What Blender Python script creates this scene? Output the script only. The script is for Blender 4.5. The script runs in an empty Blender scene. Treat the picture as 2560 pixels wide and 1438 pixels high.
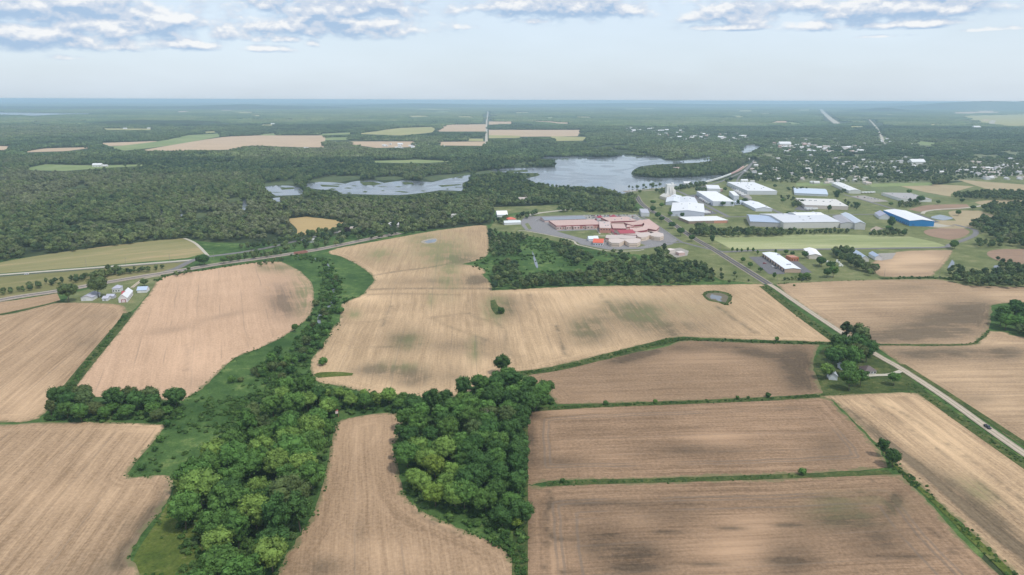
import bpy, bmesh, math, random
import numpy as np
from mathutils import Vector, Matrix
from mathutils.geometry import delaunay_2d_cdt, tessellate_polygon

rng = random.Random(7)
R = math.radians
scene = bpy.context.scene
COL = scene.collection

# ------------------------------------------------------------------ camera
CAM_H = 200.0
FPX, CX, CY = 1762.0, 1280.0, 719.0
PITCH, ROLL = R(14.89), R(0.19)
_f = np.array([0, math.cos(PITCH), -math.sin(PITCH)])
_u0 = np.array([0, math.sin(PITCH), math.cos(PITCH)])
_r0 = np.array([1.0, 0, 0])
_r = _r0 * math.cos(ROLL) + _u0 * math.sin(ROLL)
_u = _u0 * math.cos(ROLL) - _r0 * math.sin(ROLL)

def gp(x, y, z=0.0):
    """photo pixel -> point of the plain"""
    d = _f + _r * ((x - CX) / FPX) - _u * ((y - CY) / FPX)
    t = (z - CAM_H) / min(d[2], -1e-4)
    return np.array([d[0] * t, d[1] * t])

def to_px(X, Y, Z=0.0):
    X = np.asarray(X, float); Y = np.asarray(Y, float)
    Z = np.asarray(Z, float) - CAM_H + 0 * X
    dep = X * _f[0] + Y * _f[1] + Z * _f[2]
    dep = np.where(dep < 1, 1, dep)
    return (CX + FPX * (X * _r[0] + Y * _r[1] + Z * _r[2]) / dep,
            CY - FPX * (X * _u[0] + Y * _u[1] + Z * _u[2]) / dep)

cam_d = bpy.data.cameras.new("camera")
cam = bpy.data.objects.new("camera", cam_d); COL.objects.link(cam)
cam_d.sensor_width = 36.0; cam_d.lens = 36.0 * FPX / 2560.0
cam_d.clip_start = 1.0; cam_d.clip_end = 200000.0
M = Matrix(((_r[0], _u[0], -_f[0], 0), (_r[1], _u[1], -_f[1], 0), (_r[2], _u[2], -_f[2], CAM_H), (0, 0, 0, 1)))
cam.matrix_world = M
scene.camera = cam

# ------------------------------------------------------------------ node helpers
class NT:
    def __init__(s, tree):
        s.t = tree; s.n = tree.nodes; s.l = tree.links
    def node(s, kind, **kw):
        n = s.n.new(kind)
        for k, v in kw.items(): setattr(n, k, v)
        return n
    def put(s, sock, v):
        if isinstance(v, bpy.types.NodeSocket): s.l.new(v, sock)
        elif isinstance(v, (tuple, list)):
            v = tuple(v)
            if sock.type == 'RGBA' and len(v) == 3: v = v + (1.0,)
            sock.default_value = v
        else: sock.default_value = v
    def m(s, op, a, b=0.0, c=None, clamp=False):
        n = s.node('ShaderNodeMath', operation=op, use_clamp=clamp)
        s.put(n.inputs[0], a); s.put(n.inputs[1], b)
        if c is not None: s.put(n.inputs[2], c)
        return n.outputs[0]
    def add(s, a, b): return s.m('ADD', a, b)
    def sub(s, a, b): return s.m('SUBTRACT', a, b)
    def mul(s, a, b): return s.m('MULTIPLY', a, b)
    def mad(s, a, b, c, clamp=False): return s.m('MULTIPLY_ADD', a, b, c, clamp)
    def step(s, x, lo, hi, a=0.0, b=1.0):
        n = s.node('ShaderNodeMapRange', interpolation_type='SMOOTHSTEP')
        s.put(n.inputs[0], x); s.put(n.inputs[1], lo); s.put(n.inputs[2], hi)
        s.put(n.inputs[3], a); s.put(n.inputs[4], b)
        return n.outputs[0]
    def xyz(s, x, y, z=0.0):
        n = s.node('ShaderNodeCombineXYZ')
        s.put(n.inputs[0], x); s.put(n.inputs[1], y); s.put(n.inputs[2], z)
        return n.outputs[0]
    def sep(s, v):
        n = s.node('ShaderNodeSeparateXYZ'); s.put(n.inputs[0], v)
        return n.outputs[0], n.outputs[1], n.outputs[2]
    def noise(s, vec, scale=1.0, detail=3.0, rough=0.55, dist=0.0):
        n = s.node('ShaderNodeTexNoise')
        s.put(n.inputs['Vector'], vec); s.put(n.inputs['Scale'], scale)
        s.put(n.inputs['Detail'], detail); s.put(n.inputs['Roughness'], rough)
        s.put(n.inputs['Distortion'], dist)
        return n.outputs[0]
    def mix(s, f, a, b, blend='MIX'):
        n = s.node('ShaderNodeMix', data_type='RGBA', blend_type=blend)
        s.put(n.inputs[0], f); s.put(n.inputs[6], a); s.put(n.inputs[7], b)
        return n.outputs[2]
    def attr(s, name):
        return s.node('ShaderNodeAttribute', attribute_name=name).outputs['Fac']
    def pos(s): return s.node('ShaderNodeNewGeometry').outputs['Position']

def new_mat(name, rough=0.9, spec=0.2):
    m = bpy.data.materials.new(name); m.use_nodes = True
    t = NT(m.node_tree)
    b = m.node_tree.nodes['Principled BSDF']
    b.inputs['Roughness'].default_value = rough
    b.inputs['Specular IOR Level'].default_value = spec
    return m, t, b

def plain(name, c, rough=0.7, var=0.12, scale=0.5, spec=0.3, metal=0.0):
    m, t, b = new_mat(name, rough, spec)
    p = t.pos()
    n = t.add(t.mul(t.noise(p, scale, 4), 0.7), t.mul(t.noise(p, scale * 0.13, 2), 0.3))
    k = t.mad(t.sub(n, 0.5), 4 * var, 1.0)
    col = t.mix(1.0, c, t.xyz(k, k, k), 'MULTIPLY')
    t.put(b.inputs['Base Color'], col); b.inputs['Metallic'].default_value = metal
    return m

_pal = {}
def paint(c, rough=0.6, var=0.06):
    key = tuple(round(x, 3) for x in c) + (rough,)
    if key not in _pal: _pal[key] = plain("paint", c, rough, var)
    return _pal[key]

def soil_mat(name, light, dark, ang, row=0.5, mottle=0.5, head=22.0, tracks=(), trackc=(0.17, 0.135, 0.105), greenc=(0.15, 0.17, 0.07), rows=0.35, hstr=1.0):
    """ploughed / stubble soil: drill rows along ang, headland rows following the field edge"""
    light = (light[0] * .955, light[1] * .975, light[2] * .92); dark = (dark[0] * .955, dark[1] * .975, dark[2] * .92)
    m, t, b = new_mat(name, 0.95, 0.1)
    p = t.pos(); x, y, z = t.sep(p)
    ca, sa = math.cos(ang), math.sin(ang)
    wob = t.mul(t.sub(t.noise(p, 0.006, 2), 0.5), 9.0)
    r = t.add(t.mul(x, ca), t.mul(y, sa))
    s = t.add(t.add(t.mul(x, -sa), t.mul(y, ca)), wob)
    e = t.attr('edge')
    n1 = t.noise(t.xyz(t.mul(r, 0.006), t.mul(s, rows * 0.5)), 1.0, 4, 0.7)
    n2 = t.noise(t.xyz(t.mul(r, 0.03), t.mul(s, rows * 2.2)), 1.0, 2, 0.6)
    h1 = t.noise(t.xyz(t.mul(r, 0.008), t.mul(e, rows * 0.9), t.mul(s, 0.008)), 1.0, 4, 0.7)
    inh = t.mul(t.step(t.add(e, t.mul(t.noise(p, 0.03, 2), 8.0)), head * 0.9, head * 1.25, 1.0, 0.0), hstr)
    rowv = t.add(t.mul(n1, t.sub(1.0, inh)), t.mul(h1, inh))
    big = t.noise(p, 0.008, 5, 0.62, 0.4)
    med = t.noise(p, 0.035, 4, 0.6)
    grain = t.noise(p, 0.55, 4, 0.75)
    v = t.mad(t.sub(rowv, 0.5), 4.2 * row, 0.5)
    v = t.add(v, t.mul(t.sub(n2, 0.5), 2.6 * row))
    v = t.add(v, t.mul(t.sub(big, 0.5), 2.6 * mottle))
    v = t.add(v, t.mul(t.sub(med, 0.5), 1.6 * mottle))
    v = t.m('ADD', v, t.mul(t.sub(grain, 0.5), 2.0), clamp=True)
    col = t.mix(v, dark, light)
    # pale dry crests, darker areas, weeds
    pale = t.m('MULTIPLY', t.attr('pale'), t.mad(rowv, 1.6, -0.1), clamp=True)
    col = t.mix(t.mul(pale, 0.75), col, tuple(min(1, c * 1.38) for c in light))
    rc = t.step(t.add(t.mul(rowv, .55), t.mul(med, .45)), 0.36, 0.60)
    wet = t.m('MULTIPLY', t.attr('wet'), t.mad(rc, 1.15, 0.25), clamp=True)  # 'wet' is the mask of hand-placed darker patches and lines
    dk = t.mad(wet, -.58, 1.0); col = t.mix(1.0, col, t.xyz(dk, t.mad(wet, -.55, 1.0), t.mad(wet, -.53, 1.0)), 'MULTIPLY')  # multiplies the soil colour down inside hand-placed patches and lines
    gr = t.m('MULTIPLY', t.attr('green'), t.mad(rc, 1.2, 0.05), clamp=True)
    col = t.mix(t.mul(gr, t.mad(grain, .9, .2)), col, greenc)
    tl = t.m('ABSOLUTE', t.sub(t.m('FRACT', t.mul(t.add(s, 400.0), 1 / 21.0)), .5))
    tk = t.mul(t.mul(t.step(tl, 0.012, 0.032, 1.0, 0.0), t.step(t.noise(t.xyz(t.mul(r, .012), t.mul(s, .05)), 1.0, 2), .42, .6)), t.sub(1.0, inh))
    col = t.mix(t.mul(tk, 0.30), col, trackc)
    for d in tracks:
        dd = t.m('ABSOLUTE', t.sub(t.add(e, t.mul(t.sub(t.noise(p, 0.02, 2), .5), 2.5)), d))
        k = t.mul(t.step(dd, 0.35, 1.0, 1.0, 0.0), t.step(t.noise(p, 0.02, 3), 0.36, 0.52))
        col = t.mix(t.mul(k, 0.5), col, trackc)
    edgec = t.mul(t.step(t.add(e, t.mul(t.sub(t.noise(p, 0.11, 5, .7), .5), 14.0)), 0.3, 2.6, 1.0, 0.0), 0.8)
    if hstr > 0: col = t.mix(edgec, col, (0.155, 0.15, 0.07))
    t.put(b.inputs['Base Color'], col)
    bump = t.node('ShaderNodeBump'); bump.inputs['Strength'].default_value = 0.35; bump.inputs['Distance'].default_value = 0.4
    t.put(bump.inputs['Height'], t.add(t.mul(n2, 0.6), grain)); t.put(b.inputs['Normal'], bump.outputs[0])
    return m

def grass_mat(name, a, bcol, c, s1=0.02, s2=0.12, streak=None, fine=0.35):
    m, t, b = new_mat(name, 0.95, 0.1)
    p = t.pos(); q = p
    if streak is not None:
        x, y, z = t.sep(p); ca, sa = math.cos(streak), math.sin(streak)
        q = t.xyz(t.mul(t.add(t.mul(x, ca), t.mul(y, sa)), 0.18), t.add(t.mul(x, -sa), t.mul(y, ca)), 0.0)
    n1 = t.noise(q, s1, 5, 0.65, 0.6); n2 = t.noise(q, s2, 4, 0.65); n3 = t.noise(p, 0.7, 3, 0.7)
    v = t.m('ADD', t.mad(t.sub(n1, 0.5), 2.8, 0.5), t.mul(t.sub(n2, 0.5), 2.4), clamp=True)
    col = t.mix(v, a, bcol)
    col = t.mix(t.step(t.add(t.mul(n2, .6), t.mul(n1, .4)), 0.53, 0.68), col, c)
    k = t.mad(t.sub(n3, 0.5), 2.0 * fine * 2, 1.0)
    col = t.mix(1.0, col, t.xyz(k, k, k), 'MULTIPLY')
    t.put(b.inputs['Base Color'], col)
    bump = t.node('ShaderNodeBump'); bump.inputs['Strength'].default_value = 0.6; bump.inputs['Distance'].default_value = 0.8
    t.put(bump.inputs['Height'], t.add(n3, n2)); t.put(b.inputs['Normal'], bump.outputs[0])
    return m

def leaf_mat(name, base, use_color=False, var=0.5):
    """foliage: tone per leaf spray, per tree and (for the single trees) from the tree's own colour"""
    m, t, b = new_mat(name, 0.75, 0.15)
    oi = t.node('ShaderNodeObjectInfo')
    k = t.mad(t.sub(t.attr('tint'), 0.5), var * 2, 1.0)
    rnd = oi.outputs['Random']
    if use_color:
        c = oi.outputs['Color']
    else:
        at = t.node('ShaderNodeAttribute', attribute_name='tone', attribute_type='INSTANCER').outputs['Fac']
        rp = t.node('ShaderNodeValToRGB'); t.put(rp.inputs[0], at); cr = rp.color_ramp
        for q_, (f_, cc) in enumerate(((0.0, (.36, .48, .62)), (.4, (.92, .95, .95)), (.72, (1.5, 1.28, 1.3)), (1.0, (1.75, 1.3, 1.9)))):
            el_ = cr.elements[q_] if q_ < 2 else cr.elements.new(f_)
            el_.position = f_; el_.color = (base[0] * cc[0], base[1] * cc[1], base[2] * cc[2], 1)
        kk = t.mad(rnd, 0.5, 0.75); c = t.mix(1.0, rp.outputs[0], t.xyz(kk, kk, kk), 'MULTIPLY')
    col = t.mix(1.0, c, t.xyz(k, k, t.mul(k, 0.9)), 'MULTIPLY')
    t.put(b.inputs['Base Color'], col)
    return m

# ------------------------------------------------------------------ object helpers
def link(o): COL.objects.link(o); return o

def mesh_obj(name, verts, faces, mat, parent=None, smooth=False, kind=None, attrs=None):
    me = bpy.data.meshes.new(name)
    me.from_pydata([tuple(map(float, v)) for v in verts], [], [tuple(f) for f in faces])
    for mm in (mat if isinstance(mat, list) else [mat]): me.materials.append(mm)
    if smooth: me.polygons.foreach_set('use_smooth', [True] * len(me.polygons))
    for k, v in (attrs or {}).items():
        a = me.attributes.new(k, 'FLOAT', 'POINT'); a.data.foreach_set('value', np.asarray(v, np.float32))
    me.update()
    o = link(bpy.data.objects.new(name, me))
    if parent is not None: o.parent = parent
    if kind: o['kind'] = kind
    return o

def tag(o, label, cat, group=None):
    o['label'] = label; o['category'] = cat
    if group: o['group'] = group
    return o

def thing(name, label, cat, loc=(0, 0, 0), rz=0.0, group=None):
    o = link(bpy.data.objects.new(name, None)); o.empty_display_size = 1.0
    o.location = loc; o.rotation_euler = (0, 0, rz)
    return tag(o, label, cat, group)

def copy_tree(o, parent=None):
    c = o.copy(); COL.objects.link(c)
    if parent is not None: c.parent = parent
    for ch in KIDS.get(o.name, []): copy_tree(ch, c)
    return c
KIDS = {}

class MB:
    """collects boxes, bars, prisms into one mesh"""
    def __init__(s): s.v = []; s.f = []; s.mi = []
    def raw(s, vs, fs, mi=0):
        o = len(s.v); s.v += [tuple(v) for v in vs]; s.f += [tuple(i + o for i in f) for f in fs]; s.mi += [mi] * len(fs)
    def box(s, x0, y0, z0, x1, y1, z1, mi=0, taper=0.0):
        t = taper
        s.raw([(x0, y0, z0), (x1, y0, z0), (x1, y1, z0), (x0, y1, z0), (x0 + t, y0 + t, z1), (x1 - t, y0 + t, z1), (x1 - t, y1 - t, z1), (x0 + t, y1 - t, z1)],
              [(0, 3, 2, 1), (4, 5, 6, 7), (0, 1, 5, 4), (1, 2, 6, 5), (2, 3, 7, 6), (3, 0, 4, 7)], mi)
    def tube(s, a, b, r0, r1, n=8, mi=0):
        a = Vector(a); b = Vector(b); d = (b - a).normalized()
        q = d.orthogonal().normalized(); w = d.cross(q)
        vs = []
        for c, r in ((a, r0), (b, r1)):
            for i in range(n):
                t = 2 * math.pi * i / n
                vs.append(c + q * (r * math.cos(t)) + w * (r * math.sin(t)))
        fs = [(i, (i + 1) % n, n + (i + 1) % n, n + i) for i in range(n)] + [tuple(range(n))[::-1], tuple(range(n, 2 * n))]
        s.raw(vs, fs, mi)
    def build(s, name, mats, parent=None, smooth=False):
        o = mesh_obj(name, s.v, s.f, mats, parent, smooth)
        if isinstance(mats, list): o.data.polygons.foreach_set('material_index', s.mi)
        return o

# ------------------------------------------------------------------ outlines
def smooth_px(pts, closed=True, n=5, corner=55):
    P = [np.array(p[:2], float) for p in pts]; N = len(P); out = []
    def isc(i):
        if not closed and i in (0, N - 1): return True
        a = P[i] - P[i - 1]; b = P[(i + 1) % N] - P[i]
        # angles judged on the ground, not in the picture
        ga = np.array(gp(*P[i])) - np.array(gp(*P[i - 1])); gb = np.array(gp(*P[(i + 1) % N])) - np.array(gp(*P[i]))
        c = np.dot(ga, gb) / (np.linalg.norm(ga) * np.linalg.norm(gb) + 1e-9)
        return math.degrees(math.acos(max(-1, min(1, c)))) > corner
    cor = [isc(i) for i in range(N)]
    for i in range(N if closed else N - 1):
        p1, p2 = P[i], P[(i + 1) % N]
        p0 = P[i - 1] if not cor[i] else p1
        p3 = P[(i + 2) % N] if not cor[(i + 1) % N] else p2
        for k in range(n):
            t = k / n
            out.append(0.5 * ((2 * p1) + (p2 - p0) * t + (2 * p0 - 5 * p1 + 4 * p2 - p3) * t * t + (3 * p1 - p0 - 3 * p2 + p3) * t ** 3))
    if not closed: out.append(P[-1])
    return out

def world_poly(pts, n=5, corner=55):
    return np.array([gp(*p) for p in smooth_px(pts, True, n, corner)])

def inside(X, Y, poly):
    res = np.zeros(X.shape, bool); n = len(poly)
    j = n - 1
    for i in range(n):
        xi, yi = poly[i]; xj, yj = poly[j]
        if yi != yj:
            c = ((yi > Y) != (yj > Y)) & (X < (xj - xi) * (Y - yi) / (yj - yi) + xi)
            res ^= c
        j = i
    return res

def seg_dist(X, Y, line, closed=False):
    D = np.full(X.shape, 1e9); n = len(line)
    for i in range(n if closed else n - 1):
        a = line[i]; b = line[(i + 1) % n]; d = b - a; L = d @ d + 1e-9
        t = np.clip(((X - a[0]) * d[0] + (Y - a[1]) * d[1]) / L, 0, 1)
        D = np.minimum(D, (X - a[0] - t * d[0]) ** 2 + (Y - a[1] - t * d[1]) ** 2)
    return np.sqrt(D)

_lay = [0]
def lift(z):
    _lay[0] += 1          # no two sheets ever share a plane
    return z + (_lay[0] * 7 % 41) * 0.0004
def sheet(name, pts, z, mat, n=5, corner=55, kind='structure', world=None):
    z = lift(z); P = world_poly(pts, n, corner) if world is None else world
    vs = [(p[0], p[1], z) for p in P]
    tri = tessellate_polygon([[Vector((p[0] - P[0][0], p[1] - P[0][1], 0)) for p in P]])
    fs = []
    for a, b, c in tri:
        cr = (P[b][0] - P[a][0]) * (P[c][1] - P[a][1]) - (P[b][1] - P[a][1]) * (P[c][0] - P[a][0])
        fs.append((a, b, c) if cr > 0 else (a, c, b))
    return mesh_obj(name, vs, fs, mat, kind=kind)

def soil_sheet(name, pts, z, mat, step=4.0, patches=(), lines=(), n=5, corner=55):
    """field with a fine mesh that carries: distance to the edge, darker / weedy / dry areas of the soil"""
    z = lift(z); P = world_poly(pts, n, corner)
    rj = np.random.RandomState(len(P)); E = []          # the margin is never a ruled line
    for i in range(len(P)):
        a, b = P[i], P[(i + 1) % len(P)]; m = max(1, int(np.linalg.norm(b - a) / 6.0))
        E += [a + (b - a) * k / m + rj.normal(size=2) * 0.35 for k in range(m)]
    P = np.array(E); o = P.mean(0); Q = P - o
    lo, hi = Q.min(0), Q.max(0)
    gx, gy = np.meshgrid(np.arange(lo[0], hi[0], step), np.arange(lo[1], hi[1], step))
    gx = gx.ravel() + np.random.RandomState(3).uniform(-.3, .3, gx.size) * step; gy = gy.ravel()
    k = inside(gx, gy, Q); gx, gy = gx[k], gy[k]
    k = seg_dist(gx, gy, Q, True) > step * 0.6; gx, gy = gx[k], gy[k]
    pts2 = [Vector(q) for q in Q] + [Vector((a, b)) for a, b in zip(gx, gy)]
    nb = len(Q)
    v, e, f, *_ = delaunay_2d_cdt(pts2, [], [list(range(nb))], 1, 1e-4)
    V = np.array([(a.x, a.y) for a in v])
    fs = []
    for t in f:
        a, b, c = t[0], t[1], t[2]
        cr = (V[b][0] - V[a][0]) * (V[c][1] - V[a][1]) - (V[b][1] - V[a][1]) * (V[c][0] - V[a][0])
        fs.append(tuple(t) if cr > 0 else tuple(t)[::-1])
    ed = seg_dist(V[:, 0], V[:, 1], Q, True)
    W = V + o
    px, py = to_px(W[:, 0], W[:, 1])
    at = {'edge': ed, 'wet': np.zeros(len(V)), 'green': np.zeros(len(V)), 'pale': np.zeros(len(V))}  # 'wet' holds the hand-placed darker patches and lines
    for ch, x, y, rx, ry, s, *rot in patches:
        dx, dy = px - x, py - y
        if rot:
            c_, s_ = math.cos(R(rot[0])), math.sin(R(rot[0])); dx, dy = dx * c_ - dy * s_, dx * s_ + dy * c_
        at[{'w': 'wet', 'g': 'green', 'p': 'pale'}[ch]] += 1.38 * s * np.exp(-(dx / rx / 1.15) ** 2 - (dy / ry / 1.2) ** 2)  # 'w' / 'wet': darker patch
    for ch, w, s, ln in lines:
        L = np.array([gp(*q) for q in smooth_px(ln, False, 4, 180)])
        d = seg_dist(W[:, 0], W[:, 1], L)
        at[{'w': 'wet', 'g': 'green', 'p': 'pale'}[ch]] += s * np.exp(-(d / w) ** 2)  # 'w' / 'wet': darker line
    return mesh_obj(name, [(a, b, z) for a, b in W], fs, mat, kind='structure', attrs=at)

def strip(name, pts, width, z, mat, n=6, off=0.0, kind='structure', world=None, corner=180, parent=None):
    """ribbon along a line on the ground; uv-like attributes 'along' and 'across' (metres)"""
    z = lift(z); L = np.array([gp(*q) for q in smooth_px(pts, False, n, corner)]) if world is None else np.asarray(world, float)
    T = np.gradient(L, axis=0); T /= np.linalg.norm(T, axis=1)[:, None] + 1e-9
    Nn = np.stack([-T[:, 1], T[:, 0]], 1)
    w = np.asarray(width, float) if np.ndim(width) else np.full(len(L), float(width))
    s = np.concatenate([[0], np.cumsum(np.linalg.norm(np.diff(L, axis=0), axis=1))])
    vs, al, ac = [], [], []
    for i in range(len(L)):
        for k in (1, 0, -1):
            q = L[i] + Nn[i] * (off + k * w[i] / 2); vs.append((q[0], q[1], z)); al.append(s[i]); ac.append(k * w[i] / 2)
    fs = []
    for i in range(len(L) - 1):
        for k in (0, 1):
            a = 3 * i + k; fs.append((a, a + 1, a + 4, a + 3))
    return mesh_obj(name, vs, fs, mat, kind=kind, attrs={'along': al, 'across': ac}, parent=parent)
# ------------------------------------------------------------------ values tuned against the photograph
HAZE_COL = (0.60, 0.81, 0.99, 1.0)
HAZE_D = 7.2e-5
SUN_E, SUN_ANG = 2.2, 0.05
SKY_S = 0.1
VEIL = 0.45
VEIL_COL = (7.6, 8.7, 9.9)      # before the 0.1 sky strength
CL_DARK, CL_GREY, CL_LIT = (2.9, 4.2, 6.0), (5.0, 5.6, 6.6), (7.8, 7.8, 7.8)
EXPO = 0.30
# azimuth, elevation, half-widths (degrees), weight
# cumulus patches: photo column and row of the middle, half-widths in pixels, weight
CLOUDS = [(120, 15, 330, 80, .9), (50, 92, 270, 40, .85), (300, 66, 270, 48, .8), (560, 40, 120, 26, .45), (330, 118, 160, 16, .5), (430, 112, 110, 20, .75), (568, 86, 78, 20, .75), (780, 113, 24, 11, .62), (680, 124, 70, 11, .55), (165, 145, 48, 9, .55), (860, 18, 250, 46, .85), (830, 70, 250, 32, .85), (700, 100, 90, 14, .5), (1045, 74, 60, 12, .5), (1160, 70, 40, 10, .45),
          (1390, 14, 210, 52, .9), (1560, 28, 80, 26, .7), (1330, 52, 70, 12, .6), (1840, 36, 125, 40, .9), (1820, 70, 110, 11, .75), (2010, 24, 130, 30, .7), (2020, 68, 80, 18, .7), (2240, 20, 240, 44, .95), (2270, 62, 180, 14, .7), (2470, 74, 90, 7, .5), (2200, 92, 90, 5, .4)]
# ------------------------------------------------------------------ setting: ground
def dir_ang(p, q):
    a = gp(*p); b = gp(*q)
    return math.atan2(b[1] - a[1], b[0] - a[0])

m_ground = grass_mat("forest_floor", (0.030, 0.045, 0.020), (0.065, 0.085, 0.036), (0.14, 0.16, 0.075), 0.004, 0.02, fine=0.25)
rad = [0, 150, 400, 900, 1800, 3500, 7000, 12000, 20000, 30000, 46000]
vs, fs = [(0, 0, 0)], []
NS = 96
for r_ in rad[1:]:
    for i in range(NS):
        a = 2 * math.pi * i / NS; vs.append((r_ * math.cos(a), r_ * math.sin(a), 0))
for i in range(NS): fs.append((0, 1 + i, 1 + (i + 1) % NS))
for k in range(len(rad) - 2):
    b = 1 + k * NS
    for i in range(NS): fs.append((b + i, b + NS + i, b + NS + (i + 1) % NS, b + (i + 1) % NS))
mesh_obj("ground", vs, fs, m_ground, kind='structure')

m_marsh = grass_mat("marsh_grass", (0.036, 0.078, 0.021), (0.088, 0.150, 0.042), (0.165, 0.205, 0.068), 0.016, 0.09)
m_lawn = grass_mat("lawn_grass", (0.105, 0.128, 0.048), (0.185, 0.198, 0.085), (0.245, 0.225, 0.115), 0.016, 0.06)
m_verge = grass_mat("verge_grass", (0.040, 0.066, 0.020), (0.095, 0.115, 0.036), (0.155, 0.14, 0.06), 0.05, 0.25)
m_weed = grass_mat("weed_grass", (0.065, 0.095, 0.020), (0.115, 0.14, 0.030), (0.16, 0.155, 0.07), 0.05, 0.2)
m_dry = grass_mat("dry_grass", (0.20, 0.185, 0.085), (0.27, 0.225, 0.115), (0.33, 0.25, 0.14), 0.015, 0.08, fine=0.2)
m_hay = grass_mat("hay_grass", (0.24, 0.27, 0.12), (0.36, 0.37, 0.19), (0.42, 0.41, 0.23), 0.012, 0.05, streak=0.03, fine=0.15)

sheet("meadow_land", [(-420, 640), (0, 651), (464, 597), (520, 606), (690, 610), (860, 588), (1070, 575), (1225, 562), (1240, 520), (1380, 512), (1600, 490), (1700, 600), (1950, 700), (2560, 700), (2900, 720), (2900, 1000), (2500, 1300), (2000, 2600), (600, 2600), (-700, 1500)], 0.06, m_marsh, corner=20)
sheet("lawn", [(1560, 482), (1690, 466), (1840, 448), (1990, 455), (2330, 464), (2560, 436), (2640, 440), (2660, 722), (2300, 715), (1915, 712), (1740, 610)], 0.12, m_lawn, corner=20)
sheet("lawn", [(1222, 574), (1240, 548), (1380, 522), (1480, 528), (1600, 524), (1680, 552), (1918, 712), (1800, 700), (1750, 668), (1660, 640), (1520, 632), (1430, 612), (1310, 588)], 0.14, m_lawn, corner=20)
sheet("lawn", [(400, 683), (300, 704), (180, 733), (160, 754), (300, 766), (318, 783), (340, 770), (380, 722), (395, 700), (430, 684)], 0.12, m_lawn, corner=20)
sheet("lawn", [(2046, 952), (2030, 915), (2060, 868), (2150, 860), (2200, 890), (2262, 925), (2300, 976), (2225, 981), (2053, 989)], 0.12, m_verge, corner=20)
sheet("weed_land", [(430, 1196), (470, 1190), (560, 1290), (540, 1440), (500, 1620), (320, 1600), (345, 1438), (335, 1395), (395, 1300), (435, 1225)], 0.10, m_weed, corner=40)

SOIL_L, SOIL_D = (0.50, 0.335, 0.22), (0.265, 0.172, 0.108)
PINK_L, PINK_D = (0.64, 0.415, 0.29), (0.39, 0.25, 0.168)
DARK_L, DARK_D = (0.375, 0.245, 0.16), (0.185, 0.118, 0.075)
EW = dir_ang((1362, 1207), (2225, 1176))
NSD = EW + math.pi / 2

# bottom-corner field beside the weedy bank
soil_sheet("field", [(-420, 1075), (0, 1062), (100, 1058), (250, 1056), (418, 1062), (380, 1110), (338, 1158), (321, 1186), (335, 1193), (418, 1190), (434, 1205), (426, 1240), (390, 1292), (345, 1350), (326, 1395), (345, 1438), (352, 1600), (-500, 1650)], 0.2,
    soil_mat("field_soil", SOIL_L, SOIL_D, dir_ang((0, 1387), (254, 1092)), 0.55, 0.25, 14), 3.5,
    [('w', 395, 1290, 18, 45, 0.9, -25), ('w', 350, 1330, 60, 40, 0.35), ('p', 380, 1070, 70, 14, 0.6), ('p', 180, 1240, 120, 30, 0.35), ('w', 250, 1430, 110, 50, 0.35)],
    [('p', 2.0, 1.4, [(432, 1205), (424, 1245), (385, 1300), (342, 1358), (327, 1400), (345, 1445)]), ('w', 4.0, 0.9, [(420, 1215), (410, 1250), (370, 1300), (325, 1365), (310, 1410)])])
# field below the railway farm
soil_sheet("field", [(-300, 815), (0, 789), (130, 758), (205, 757), (298, 762), (316, 778), (308, 806), (165, 972), (130, 1012), (100, 1046), (50, 1058), (0, 1057), (-450, 1075)], 0.2,
    soil_mat("field_soil", SOIL_L, SOIL_D, dir_ang((0, 1010), (250, 800)), 0.5, 0.22, 16), 5.0,
    [('p', 60, 1010, 90, 50, 0.55), ('w', 215, 850, 40, 25, 0.3), ('w', 240, 790, 60, 10, 0.2)])
sheet("field", [(-300, 790), (0, 756), (143, 734), (151, 751), (0, 785), (-300, 812)], 0.2, soil_mat("field_soil", SOIL_L, SOIL_D, dir_ang((0, 770), (140, 740)), 0.35, 0.3, 0, hstr=0.0))
# big pinkish field west of the stream
soil_sheet("field", [(393, 703), (424, 689), (522, 674), (643, 656), (705, 655), (752, 680), (782, 715), (784, 755), (777, 788), (730, 828), (661, 866), (591, 894), (542, 936), (506, 972), (456, 1002), (303, 996), (168, 987), (327, 792), (376, 730)], 0.2,
    soil_mat("field_soil", PINK_L, PINK_D, dir_ang((470, 862), (464, 925)), 0.22, 0.28, 12), 4.0,
    [('g', 700, 668, 60, 12, 0.5), ('g', 762, 720, 22, 60, 0.9), ('w', 715, 740, 45, 35, 0.55), ('w', 690, 670, 40, 9, 0.4), ('w', 725, 775, 45, 25, 0.35), ('w', 420, 826, 60, 7, 0.25, 8), ('w', 560, 790, 60, 6, 0.22, 12), ('p', 480, 890, 60, 40, 0.3), ('w', 500, 960, 60, 20, 0.2)],
    [('w', 2.2, 0.35, [(470, 862), (468, 905), (465, 928)]), ('w', 2.0, 0.2, [(498, 850), (496, 900)])])
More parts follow.
